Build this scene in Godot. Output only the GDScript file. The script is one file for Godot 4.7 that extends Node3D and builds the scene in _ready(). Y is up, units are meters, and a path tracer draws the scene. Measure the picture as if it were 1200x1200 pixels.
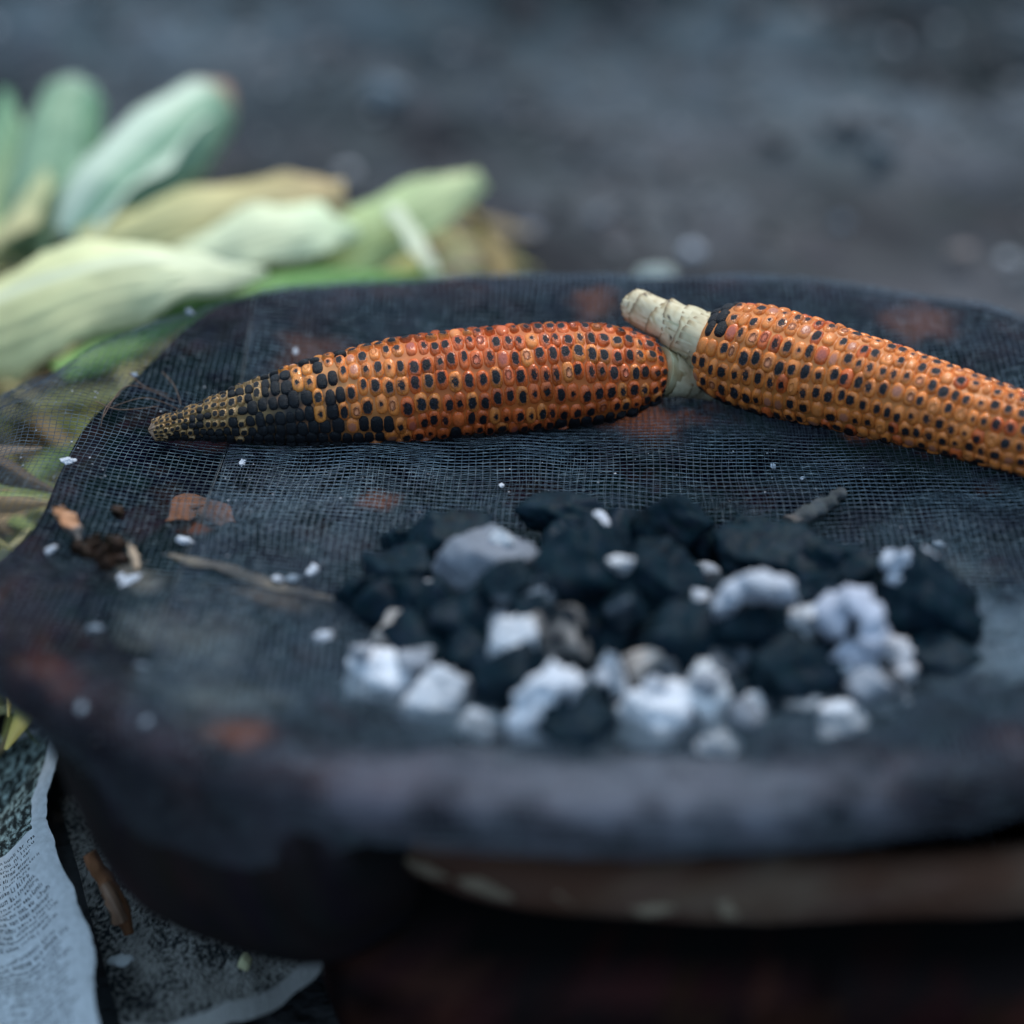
extends Node3D

# brazier outline: a rounded square with its centre at (CX, CZ); y = 0 is the level of the wire cloth by the cobs
const CX := 0.0275
const CZ := 0.068
const AX := 0.18
const BZ := 0.141
const EYE := Vector3(0, 0.318, 0.6236)
const GROUND := -0.12

var taken := {}
var wob := FastNoiseLite.new()
var mid := FastNoiseLite.new()
var fine := FastNoiseLite.new()
var rng := RandomNumberGenerator.new()
var M := {}


# ---------------------------------------------------------------- names and metas
func numbered(called: String, parent: Node) -> String:
	var key := str(parent.get_instance_id()) + called
	var n: int = taken.get(key, 0)
	taken[key] = n + 1
	return called if n == 0 else "%s_%03d" % [called, n]


func tag(o: Node, label: String, category: String, group := "") -> void:
	o.set_meta("label", label)
	o.set_meta("category", category)
	if group:
		o.set_meta("group", group)


func thing(called: String, at: Vector3, label: String, category: String, group := "") -> Node3D:
	var o := Node3D.new()
	o.name = numbered(called, self)
	add_child(o, true)
	o.position = at
	tag(o, label, category, group)
	return o


func put(called: String, m: Mesh, mat: Material, parent: Node = self) -> MeshInstance3D:
	var o := MeshInstance3D.new()
	o.name = numbered(called, parent)
	o.mesh = m
	o.material_override = mat
	parent.add_child(o, true)
	return o


# ---------------------------------------------------------------- mesh helpers
func grid_mesh(nu: int, nv: int, pts: PackedVector3Array, cols: PackedColorArray, uvs: PackedVector2Array, wrap_u := false, wrap_v := false) -> ArrayMesh:
	# nu columns by nv rows of points, smooth normals
	var idx := PackedInt32Array()
	var nor := PackedVector3Array()
	nor.resize(pts.size())
	for j in (nv if wrap_v else nv - 1):
		for i in (nu if wrap_u else nu - 1):
			var a := j * nu + i
			var b := j * nu + (i + 1) % nu
			var c := ((j + 1) % nv) * nu + i
			var d := ((j + 1) % nv) * nu + (i + 1) % nu
			idx.append_array([a, b, c, b, d, c])
			var n1 := (pts[c] - pts[a]).cross(pts[b] - pts[a])
			var n2 := (pts[c] - pts[b]).cross(pts[d] - pts[b])
			nor[a] += n1
			nor[b] += n1 + n2
			nor[c] += n1 + n2
			nor[d] += n2
	for k in nor.size():
		nor[k] = nor[k].normalized()
	var arr := []
	arr.resize(Mesh.ARRAY_MAX)
	arr[Mesh.ARRAY_VERTEX] = pts
	arr[Mesh.ARRAY_NORMAL] = nor
	if cols.size():
		arr[Mesh.ARRAY_COLOR] = cols
	if uvs.size():
		arr[Mesh.ARRAY_TEX_UV] = uvs
	arr[Mesh.ARRAY_INDEX] = idx
	var m := ArrayMesh.new()
	m.add_surface_from_arrays(Mesh.PRIMITIVE_TRIANGLES, arr)
	return m


func catmull(p: Array, t: float) -> Vector3:
	var n := p.size() - 1
	var f := clampf(t, 0, 1) * n
	var i := mini(int(f), n - 1)
	var u := f - i
	var a: Vector3 = p[maxi(i - 1, 0)]
	var b: Vector3 = p[i]
	var c: Vector3 = p[i + 1]
	var d: Vector3 = p[mini(i + 2, n)]
	return 0.5 * (2.0 * b + (c - a) * u + (2.0 * a - 5.0 * b + 4.0 * c - d) * u * u + (3.0 * b - a - 3.0 * c + d) * u * u * u)


func along(vals: Array, t: float) -> float:
	var n := vals.size() - 1
	var f := clampf(t, 0, 1) * n
	var i := mini(int(f), n - 1)
	var u := f - i
	u = u * u * (3.0 - 2.0 * u)
	return lerpf(vals[i], vals[i + 1], u)


func sweep(path: Array, radii: Array, nl: int, na: int, tint: Callable, rough := 0.0, seed_off := 0.0, squash := 1.0) -> ArrayMesh:
	# a round bar along a path, closed at both ends, uneven by «rough» metres
	var pts := PackedVector3Array()
	var cols := PackedColorArray()
	var uvs := PackedVector2Array()
	for j in nl + 2:
		var t := clampf((j - 0.5) / (nl - 1.0) if j > 0 and j <= nl else (0.0 if j == 0 else 1.0), 0, 1)
		if j >= 1 and j <= nl:
			t = (j - 1.0) / (nl - 1.0)
		var c := catmull(path, t)
		var tang := (catmull(path, minf(t + 0.02, 1)) - catmull(path, maxf(t - 0.02, 0))).normalized()
		var side := tang.cross(Vector3.UP)
		side = side.normalized() if side.length() > 0.05 else Vector3.RIGHT
		var up := side.cross(tang)
		var r := along(radii, t) * (0.02 if j == 0 or j == nl + 1 else 1.0)
		for i in na:
			var a := TAU * i / na
			var d := side * cos(a) + up * sin(a) * squash
			var p := c + d * r
			p += d * rough * fine.get_noise_3d(p.x * 1.0 + seed_off, p.y, p.z) * (1.0 if r > 0.0008 else 0.0)
			pts.append(p)
			cols.append(tint.call(p, t, a))
			uvs.append(Vector2(i / float(na), t))
	return grid_mesh(na, nl + 2, pts, cols, uvs, true)


func leaf(path: Array, widths: Array, roll: Array, cup: float, tint: Callable, ridges := 0.0, nl := 40, na := 17) -> ArrayMesh:
	# a husk leaf: a ribbon bent across its width, with a real thickness at its edges
	var pts := PackedVector3Array()
	var cols := PackedColorArray()
	for j in nl:
		var t := j / (nl - 1.0)
		var c := catmull(path, t)
		var tang := (catmull(path, minf(t + 0.02, 1)) - catmull(path, maxf(t - 0.02, 0))).normalized()
		var side := tang.cross(Vector3.UP)
		side = side.normalized() if side.length() > 0.05 else Vector3.RIGHT
		var up := side.cross(tang)
		var ro := along(roll, t)
		var s2 := side * cos(ro) + up * sin(ro)
		var u2 := up * cos(ro) - side * sin(ro)
		var w := maxf(along(widths, t), 0.0006) * (1.0 + 0.10 * mid.get_noise_2d(t * 0.25, c.x))
		var rad := w / (2.0 * absf(cup) + 0.001)
		for k in na * 2:
			var top := k < na
			var q := (k if top else na * 2 - 1 - k) / (na - 1.0) * 2.0 - 1.0
			var a := q * cup
			var p := c + s2 * rad * sin(absf(cup) * q) + u2 * (rad * (1.0 - cos(a)) * signf(cup))
			p += u2 * (ridges * cos(q * 22.0) + (0.00025 if top else -0.00025) + w * 0.07 * q * q * signf(q) * sin(t * 17.0 + q * 2.0) + minf(0.0009, w * 0.06) * wob.get_noise_3d(p.x * 3.0, p.z * 3.0, q))
			pts.append(p)
			cols.append(tint.call(p, t, q))
	return grid_mesh(na * 2, nl, pts, cols, PackedVector2Array(), true)


func lump(sd: int, half: Vector3, planes: int, sharp: float, rough: float, tint: Callable, lat := 15, lon := 22) -> ArrayMesh:
	# a broken chunk: the space inside several random planes, its edges worn, its faces pitted
	var r := RandomNumberGenerator.new()
	r.seed = sd * 7919 + 13
	var ds: Array[Vector3] = []
	var hs: Array[float] = []
	var turned := Basis.from_euler(Vector3(r.randf() * TAU, r.randf() * TAU, r.randf() * TAU))
	for i in 6:
		var d := Vector3.ZERO
		d[i / 2] = 1.0 if i % 2 == 0 else -1.0
		d += Vector3(r.randfn(), r.randfn(), r.randfn()) * 0.16
		ds.append((turned * d).normalized())
		hs.append(r.randf_range(0.66, 0.90))
	for i in planes - 4:
		var d := Vector3(r.randfn(), r.randfn(), r.randfn()).normalized()
		ds.append(d)
		hs.append(r.randf_range(0.70, 0.98))
	var pts := PackedVector3Array()
	var cols := PackedColorArray()
	for j in lat + 1:
		var th := PI * clampf(j / float(lat), 0.002, 0.998)
		for i in lon:
			var ph := TAU * i / lon
			var d := Vector3(sin(th) * cos(ph), cos(th), sin(th) * sin(ph))
			var acc := exp(-sharp * 1.25)
			for k in ds.size():
				var c := d.dot(ds[k])
				if c > 0.05:
					acc += exp(-sharp * hs[k] / c)
			var rr := -log(acc) / sharp
			var p := d * rr
			p *= 1.0 + rough * fine.get_noise_3d(p.x * 0.012 + sd, p.y * 0.012, p.z * 0.012) + rough * 0.5 * fine.get_noise_3d(p.x * 0.03 + sd, p.y * 0.03, p.z * 0.03 + 9.0)
			p *= half
			pts.append(p)
			cols.append(tint.call(p, d, rr))
	return grid_mesh(lon, lat + 1, pts, cols, PackedVector2Array(), true)


# ---------------------------------------------------------------- the brazier's shape
func sup(p: Vector2) -> float:
	var x := absf(p.x - CX) / AX
	var z := absf(p.y - CZ) / BZ
	var n := 3.0 if p.y < CZ else 2.5
	return pow(pow(x, n) + pow(z, n), 1.0 / n)


func inner(p: Vector2, r: float) -> float:
	var q := p - Vector2(CX, CZ)
	var fl := -0.010 * exp(-pow((p.x - 0.045) / 0.085, 2.0) - pow((p.y - 0.125) / 0.06, 2.0))
	fl += 0.0007 * wob.get_noise_2d(p.x, p.y)
	var rim := 0.007 - 0.005 * q.y / (q.length() + 1e-9)
	return lerpf(fl, rim + 0.0022 * wob.get_noise_2d(p.x * 0.8 + 3.0, p.y * 0.8), smoothstep(0.66, 1.0, r))


func flare(dir: Vector2) -> float:
	return smoothstep(0.82, 0.98, dir.dot(Vector2(-0.995, -0.10)))


func inset(dir: Vector2) -> float:
	# on the straw side the basin is dented in and the cloth spans free beyond it
	return smoothstep(0.84, 0.98, dir.dot(Vector2(-0.975, -0.22)))


func hang(dir: Vector2) -> float:
	# by the corner nearest the newspaper the side drops straight down
	return smoothstep(-0.40, -0.56, dir.x) * smoothstep(0.48, 0.72, dir.y)


func skirt(dir: Vector2) -> float:
	return 0.026 + 0.045 * flare(dir) + 0.014 * hang(dir)


func surf(p: Vector2, off: float) -> Vector3:
	# from the flat cloth to where it lies: inside the rim a sagging sheet, outside it wrapped round the rolled rim
	var r := sup(p)
	if r <= 1.0:
		return Vector3(p.x, inner(p, r) + off, p.y)
	var q := p - Vector2(CX, CZ)
	var dir := q.normalized()
	var e := Vector2(CX, CZ) + q / r
	var t := (p - e).length()
	var y0 := inner(e, 1.0)
	var hg := hang(dir)
	var most := lerpf(2.5, 1.62, hg)
	var a := minf(t / 0.0085, most)
	var out := 0.0085 * sin(a)
	var dy := -0.0085 * (1.0 - cos(a))
	var rest := maxf(t - most * 0.0085, 0)
	out += cos(most) * rest * 0.5
	dy -= rest * 0.8
	var n2 := Vector2(sin(a), cos(a))
	var w := flare(dir)
	if w > 0.0:
		out = lerpf(out, t * 0.86, w)
		dy = lerpf(dy, -t * 0.18 - t * t * 7.0 + 0.003 * wob.get_noise_2d(p.x * 2.0, p.y * 2.0) * smoothstep(0.0, 0.02, t), w)
		n2 = n2.lerp(Vector2(0.3, 0.95), w)
	var g := e + dir * (out + n2.x * off)
	return Vector3(g.x, y0 + dy + n2.y * off, g.y)


func wires(called: String, parent: Node, upright: bool, pitch: float, thick: float, turn: float, off: float, lo: Vector2, hi: Vector2, edge: Callable, shade: Callable, phase: float) -> MeshInstance3D:
	# every wire of one direction of the weave, each a thin three-sided bar that goes over and under the wires across it
	var pts := PackedVector3Array()
	var cols := PackedColorArray()
	var idx := PackedInt32Array()
	var cs := cos(turn)
	var sn := sin(turn)
	var step := 0.0014
	var n := int(((hi.x - lo.x) if upright else (hi.y - lo.y)) / pitch)
	var m := int(((hi.y - lo.y) if upright else (hi.x - lo.x)) / step)
	for i in n:
		var prev := -1
		for j in m:
			var p := Vector2(lo.x + i * pitch, lo.y + j * step) if upright else Vector2(lo.x + j * step, lo.y + i * pitch)
			p += Vector2(wob.get_noise_2d(p.x * 0.7 + phase, p.y * 0.7), wob.get_noise_2d(p.x * 0.7, p.y * 0.7 + 7.0 + phase)) * 0.0022 + Vector2(fine.get_noise_2d(p.x * 0.5, i * 0.3), fine.get_noise_2d(i * 0.3, p.y * 0.5)) * 0.00012
			p = Vector2(p.x * cs - p.y * sn, p.x * sn + p.y * cs)
			var ok: bool = edge.call(p)
			if ok:
				var r := sup(p)
				if r > 1.0:
					var q := p - Vector2(CX, CZ)
					ok = q.length() * (1.0 - 1.0 / r) < skirt(q.normalized()) + 0.002 * wob.get_noise_1d(i * 0.02)
			if not ok:
				prev = -1
				continue
			var weave := 0.00011 * sin(PI * (j * step / pitch + i)) * (1.0 if upright else -1.0)
			var c := surf(p, off + weave)
			var s := Vector3(thick, 0, 0) if upright else Vector3(0, 0, thick)
			pts.append(c - s)
			pts.append(c + s)
			pts.append(c + Vector3(0, thick * 1.3, 0))
			var k: Color = shade.call(p, c)
			cols.append(k)
			cols.append(k)
			cols.append(k)
			var at := pts.size() - 3
			if prev >= 0:
				for e in 3:
					var f := (e + 1) % 3
					idx.append_array([prev + e, prev + f, at + e, prev + f, at + f, at + e])
			prev = at
	var arr := []
	arr.resize(Mesh.ARRAY_MAX)
	arr[Mesh.ARRAY_VERTEX] = pts
	arr[Mesh.ARRAY_COLOR] = cols
	arr[Mesh.ARRAY_INDEX] = idx
	var me := ArrayMesh.new()
	me.add_surface_from_arrays(Mesh.PRIMITIVE_TRIANGLES, arr)
	var o := put(called, me, M.wire, parent)
	o.set_meta("kind", "stuff")
	return o


# ---------------------------------------------------------------- corn
func paint_kernels() -> Array:
	# sixteen kernels seen from above: plain, spotted, capped with char, burst, pale, all black, unripe
	var cell := 160
	var im := Image.create(cell * 4, cell * 4, false, Image.FORMAT_RGB8)
	var hm := Image.create(cell * 4, cell * 4, false, Image.FORMAT_RGB8)
	var rm := Image.create(cell * 4, cell * 4, false, Image.FORMAT_RGB8)
	var base := Color(0.70, 0.245, 0.052)
	var sizes := [0.52, 0.58, 0.46, 0.55, 0.38, 0.62, 0.58, 0.52, 0.28, 0.22, 0.0, 0.0, 0.40, 0.34, 1.6, 0.60]
	for n in 16:
		var ox := (n % 4) * cell
		var oy := (n / 4) * cell
		for y in cell:
			for x in cell:
				var u := (x + 0.5) / cell * 2.0 - 1.0
				var v := (y + 0.5) / cell * 2.0 - 1.0
				var a := fine.get_noise_3d(u * 0.012 + n * 3.1, v * 0.012, 1.0)
				var b := fine.get_noise_3d(u * 0.035 + n * 1.7, v * 0.035, 5.0)
				var c := wob.get_noise_3d(u * 0.02 + n * 2.3, v * 0.02, 3.0)
				var du := u - 0.10 * sin(n * 2.1)
				var dv := v - 0.10 * cos(n * 1.3)
				var d := pow(pow(absf(du), 2.4) + pow(absf(dv), 2.4), 1.0 / 2.4) + 0.16 * a + 0.05 * b
				var size: float = sizes[n]
				var col := base * (1.0 + 0.35 * c + 0.25 * a + 0.12 * b)
				var top := 1.0 - smoothstep(0.1, 0.75, d)
				var h := 0.5 + 0.10 * a + 0.05 * b
				var ro := 0.18 + 0.12 * b
				if n == 15:
					col = Color(0.31, 0.185, 0.085) * (1.0 + 0.7 * a + 0.5 * c)
				elif n == 14:
					col = Color(0.10, 0.045, 0.014)
				elif n == 12 or n == 13:
					col = col.lerp(Color(0.72, 0.33, 0.17), top * 0.7)
				elif n >= 8:
					col = col.lerp(Color(0.80, 0.33, 0.10), top * 0.55)
				if n == 11 or n == 13:
					var ring := exp(-pow((d - 0.40) / 0.07, 2.0))
					col = col.lerp(Color(0.36, 0.09, 0.02), ring * 0.28)
					h -= ring * 0.35
				if size > 0.0 and n != 12:
					var halo := exp(-pow((d - size - 0.04) / 0.13, 2.0))
					col = col.lerp(Color(0.20, 0.055, 0.02) if n < 14 else Color(0.3, 0.17, 0.06), halo * 0.55)
					var m := 1.0 - smoothstep(size - 0.07, size + 0.05, d)
					if n == 6 or n == 7 or n == 13:
						m *= smoothstep(-0.12, 0.06, c + 0.6 * b + (0.06 if n == 6 else -0.08))
					if n == 13:
						m *= 0.8
					var soot := Color(0.006, 0.008, 0.012) * (1.0 + 0.7 * a)
					var ash := smoothstep(0.34, 0.6, b + 0.5 * c) * (0.45 if n != 14 else 0.35)
					soot = soot.lerp(Color(0.15, 0.145, 0.17), ash)
					col = col.lerp(soot, m)
					h += m * (0.12 + 0.25 * b) - halo * 0.12
					ro = lerpf(ro, 0.6 + 0.3 * b, m)
				elif n == 12:
					var m2 := 1.0 - smoothstep(0.3, 0.6, d + 0.5 * c)
					col = col.lerp(Color(0.32, 0.14, 0.11), m2 * 0.55)
				col.a = 1.0
				im.set_pixel(ox + x, oy + y, col.clamp().linear_to_srgb())
				hm.set_pixel(ox + x, oy + y, Color(h, h, h).clamp())
				rm.set_pixel(ox + x, oy + y, Color(ro, ro, ro).clamp())
	return [ImageTexture.create_from_image(im), ImageTexture.create_from_image(hm), ImageTexture.create_from_image(rm)]


func kernel_mesh(n: int) -> ArrayMesh:
	var r := RandomNumberGenerator.new()
	r.seed = 400 + n
	var pts := PackedVector3Array()
	var uvs := PackedVector2Array()
	var lift := r.randf_range(0.9, 1.08)
	var lean := Vector2(r.randf_range(-0.06, 0.06), r.randf_range(-0.06, 0.06))
	var prof := [[0.02, 1.0], [0.18, 0.975], [0.31, 0.90], [0.41, 0.76], [0.475, 0.55], [0.51, 0.25], [0.53, -0.2]]
	if n == 11 or n == 13:
		prof[0][1] = 0.86
		prof[1][1] = 0.93
	for ring in prof:
		for i in 14:
			var a := TAU * i / 14.0
			var ca := cos(a)
			var sa := sin(a)
			var k := pow(pow(absf(ca), 2.6) + pow(absf(sa), 2.6), -1.0 / 2.6)
			var rr: float = ring[0] * k
			var hh: float = ring[1] * lift
			pts.append(Vector3(ca * rr + lean.x * hh, hh, sa * rr + lean.y * hh))
			var uv := Vector2(ca, sa) * minf(rr / 0.52, 0.94) * 0.5 + Vector2(0.5, 0.5)
			uvs.append((uv + Vector2(n % 4, n / 4)) / 4.0)
	return grid_mesh(14, 7, pts, PackedColorArray(), uvs, true)


func cob(root: Node3D, tip: Vector3, butt: Vector3, bend: Vector3, prof: Array, rows: int, pitch: Vector2, twist: float, phase: float, kinds: Callable, tints: Callable, core_tint: Callable, sd: int) -> void:
	# s runs from the tip (0) to the butt (1); prof is the radius along s in millimetres
	var r := RandomNumberGenerator.new()
	r.seed = sd
	var o := root.position
	var length := tip.distance_to(butt)
	var axis := (butt - tip).normalized()
	var up := (Vector3.UP - axis * axis.y).normalized()
	var side := axis.cross(up)
	var centre := func(s: float) -> Vector3: return tip.lerp(butt, s) + bend * sin(PI * clampf(s, 0, 1))
	var radius := func(s: float) -> float: return along(prof, s) * 0.001
	# the core between the kernels
	var pts := PackedVector3Array()
	var cols := PackedColorArray()
	for j in 90:
		var s := j / 89.0
		var rr: float = radius.call(s)
		rr = maxf(rr - 0.0009 * smoothstep(0.001, 0.006, rr), 0.0004)
		if j == 0 or j == 89:
			rr *= 0.05
		for i in 64:
			var a := TAU * i / 64.0
			var d := up * cos(a) + side * sin(a)
			var groove := 0.00022 * cos((a - phase - twist * s) * rows)
			var p: Vector3 = centre.call(s) + d * (rr + groove + lerpf(0.0010, 0.0003, smoothstep(0.15, 0.35, s)) * fine.get_noise_3d(s * 0.6, d.x * 0.02, d.z * 0.02))
			pts.append(p - o)
			cols.append(core_tint.call(s, a, fine.get_noise_3d(p.x, p.y, p.z)))
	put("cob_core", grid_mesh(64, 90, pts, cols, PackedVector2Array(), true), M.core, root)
	# the kernels, row by row
	var found := []
	for k in rows:
		var s := 0.006 + r.randf() * 0.008
		while s < 0.985:
			var rr: float = radius.call(s)
			var pit := lerpf(pitch.x, pitch.y, smoothstep(0.05, 0.45, s)) * 0.001 * lerpf(0.7, 1.0, smoothstep(0.003, 0.009, rr)) * r.randf_range(0.86, 1.14)
			var slope: float = (radius.call(minf(s + 0.01, 1.0)) - radius.call(maxf(s - 0.01, 0.0))) / (length * 0.02)
			slope = clampf(slope, -3.0, 3.0)
			var ds := pit / length / sqrt(1.0 + slope * slope)
			s += ds * 0.5
			if s > 0.99:
				break
			var a := TAU * k / rows + phase + twist * s + r.randf_range(-0.035, 0.035) + 0.10 * wob.get_noise_2d(s * 0.30 + sd, k * 0.013)
			var d := up * cos(a) + side * sin(a)
			var nrm := (d - axis * slope).normalized()
			var around := axis.cross(d).normalized()
			var zz := around.cross(nrm)
			rr = radius.call(s)
			var w := maxf(TAU * rr / rows * 1.0, 0.0012) * r.randf_range(0.92, 1.06) * lerpf(r.randf_range(0.7, 1.2), 1.0, smoothstep(0.2, 0.36, s))
			var h := minf(0.0021, 0.0009 + rr * 0.075) * r.randf_range(0.78, 1.2)
			var at: Vector3 = centre.call(s) + d * rr - nrm * h
			var kind: int = kinds.call(s, a, r)
			if kind >= 0:
				var l := pit * r.randf_range(1.0, 1.08)
				var flip := -1.0 if r.randf() < 0.5 else 1.0
				var tilt := Basis(zz, r.randf_range(-0.1, 0.1)) * Basis(around, r.randf_range(-0.12, 0.12))
				var bs := tilt * Basis(around * w * flip, nrm * h, zz * l * flip)
				var inside := at.x < 0.166
				var mat: String = tints.call(s, a, r)
				found.append([nrm.dot((EYE - at).normalized()) + (0.0 if inside else -3.0), Transform3D(bs, at - o), kind, mat])
			s += ds * 0.5
	found.sort_custom(func(x, y): return x[0] > y[0])
	var st := {}
	for i in found.size():
		var f: Array = found[i]
		if i < 300:
			var m := put("kernel", M.kernels[f[2]], M[f[3]], root)
			m.transform = f[1]
		else:
			if not st.has(f[3]):
				st[f[3]] = SurfaceTool.new()
			st[f[3]].append_from(M.kernels[f[2]], 0, f[1])
	var all := ArrayMesh.new()
	for key in st:
		st[key].commit(all)
		all.surface_set_material(all.get_surface_count() - 1, M[key])
	var rest := put("kernels", all, null, root)
	rest.set_meta("kind", "stuff")


func shank(root: Node3D, path: Array, radii: Array, collars: Array, sd: int) -> void:
	# the stub of stalk behind the cob with the torn bases of the husk leaves round it, one collar over the next
	var o := root.position
	var tint := func(p: Vector3, t: float, a: float) -> Color:
		var n := fine.get_noise_3d(p.x * 1.5, p.y * 1.5, p.z * 1.5)
		return Color(0.50, 0.46, 0.30).lerp(Color(0.30, 0.21, 0.10), clampf(0.35 + n * 1.2, 0, 1))
	var local := []
	for p in path:
		local.append(p - o)
	var core := put("shank", sweep(local, radii, 24, 20, tint, 0.0006, sd), M.husk, root)
	var r := RandomNumberGenerator.new()
	r.seed = sd
	for c in collars:
		var t0: float = c[0]
		var t1: float = c[1]
		var grow: float = c[2]
		var skew := r.randf() * TAU
		var pts := PackedVector3Array()
		var cols := PackedColorArray()
		for j in 9:
			for i in 40:
				var a := TAU * i / 40.0
				var jag := 0.22 * sin(a + skew) + 0.08 * sin(a * 3.0 + skew * 2.0) + 0.02 * sin(a * 11.0 + skew)
				var q := minf(j, 6) / 6.0
				var t := lerpf(t0, t1 + (t1 - t0) * jag, q)
				var ctr := catmull(local, t)
				var tang := (catmull(local, minf(t + 0.02, 1)) - catmull(local, maxf(t - 0.02, 0))).normalized()
				var side := tang.cross(Vector3.UP).normalized()
				var up := side.cross(tang)
				var rr := along(radii, t) * (1.0 + grow * (0.25 + 0.75 * q)) + 0.0003 * sin(a * 19.0 + skew) + 0.0004 * sin(a * 3.0 + skew * 3.0)
				if j > 6:
					rr -= 0.0005 * (j - 6)
				var d := side * cos(a) + up * sin(a)
				pts.append(ctr + d * rr)
				var n := fine.get_noise_3d(a * 0.02 * 3.0 + sd, t * 0.02, j * 0.004)
				var k := Color(0.68, 0.58, 0.40).lerp(Color(0.40, 0.27, 0.13), clampf(0.05 + 0.9 * n + 0.6 * q * q, 0, 1))
				k = k.lerp(Color(0.52, 0.54, 0.38), 0.3 * clampf(1.0 - t * 1.6, 0, 1))
				if j >= 6:
					k = k.lerp(Color(0.16, 0.09, 0.045), 0.75)
				if fine.get_noise_3d(a * 0.05 + sd, t * 0.15, 4.0) > 0.5:
					k = Color(0.02, 0.02, 0.022)
				cols.append(k)
		put("husk_layer", grid_mesh(40, 9, pts, cols, PackedVector2Array(), true), M.husk, core)


# ---------------------------------------------------------------- materials
func mat(rough: float, spec := 0.5) -> StandardMaterial3D:
	var m := StandardMaterial3D.new()
	m.vertex_color_use_as_albedo = true
	m.roughness = rough
	m.metallic_specular = spec
	return m


func noise_tex(freq: float, octaves: int, sd: int, size := 512) -> NoiseTexture2D:
	var t := NoiseTexture2D.new()
	var n := FastNoiseLite.new()
	n.seed = sd
	n.frequency = freq
	n.fractal_octaves = octaves
	t.noise = n
	t.width = size
	t.height = size
	t.seamless = true
	return t


func bump(m: StandardMaterial3D, t: Texture2D, per_metre: float, cm: float) -> void:
	m.uv1_triplanar = true
	m.uv1_world_triplanar = true
	m.uv1_scale = Vector3.ONE * per_metre
	m.heightmap_enabled = true
	m.heightmap_texture = t
	m.heightmap_scale = cm


func newsprint() -> ImageTexture:
	# columns of small type too far gone to read, a printed picture, creases of damp
	var w := 1024
	var im := Image.create(w, w, false, Image.FORMAT_RGB8)
	var r := RandomNumberGenerator.new()
	r.seed = 77
	for y in w:
		for x in w:
			var n := mid.get_noise_2d(x * 0.0006, y * 0.0006) * 0.10 + fine.get_noise_2d(x * 0.0015, y * 0.0015) * 0.05
			var k := 0.50 + n
			im.set_pixel(x, y, Color(k * 0.96, k * 0.99, k * 1.04).linear_to_srgb())
	var y := 330
	while y < 1010:
		for column in [[20, 470], [500, 955]]:
			var x: int = column[0]
			if r.randf() < 0.06:
				continue
			while x < column[1]:
				var word := r.randi_range(14, 60)
				if x + word > column[1]:
					break
				var q := x
				while q < x + word:
					var lw := r.randi_range(4, 8)
					var ink := Color(0.05, 0.055, 0.07).lightened(r.randf() * 0.25)
					var tall := r.randf() < 0.25
					im.fill_rect(Rect2i(q, y - (3 if tall else 0), 2, 11 if tall else 8), ink)
					if r.randf() < 0.7:
						im.fill_rect(Rect2i(q, y + (0 if r.randf() < 0.5 else 6), lw, 2), ink)
					if r.randf() < 0.6:
						im.fill_rect(Rect2i(q + lw - 2, y, 2, 8), ink)
					q += lw + 3
				x += word + 9
		y += 17
	for py in range(20, 310):
		for px in range(20, 955):
			var n := mid.get_noise_2d(px * 0.0007 + 2.0, py * 0.0007) + 0.5 * fine.get_noise_2d(px * 0.0012, py * 0.0012)
			var k := clampf(0.10 + 0.55 * n, 0.02, 0.5)
			im.set_pixel(px, py, Color(k * 0.8, k * 1.0, k * 0.95).linear_to_srgb())
	return ImageTexture.create_from_image(im)


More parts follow.
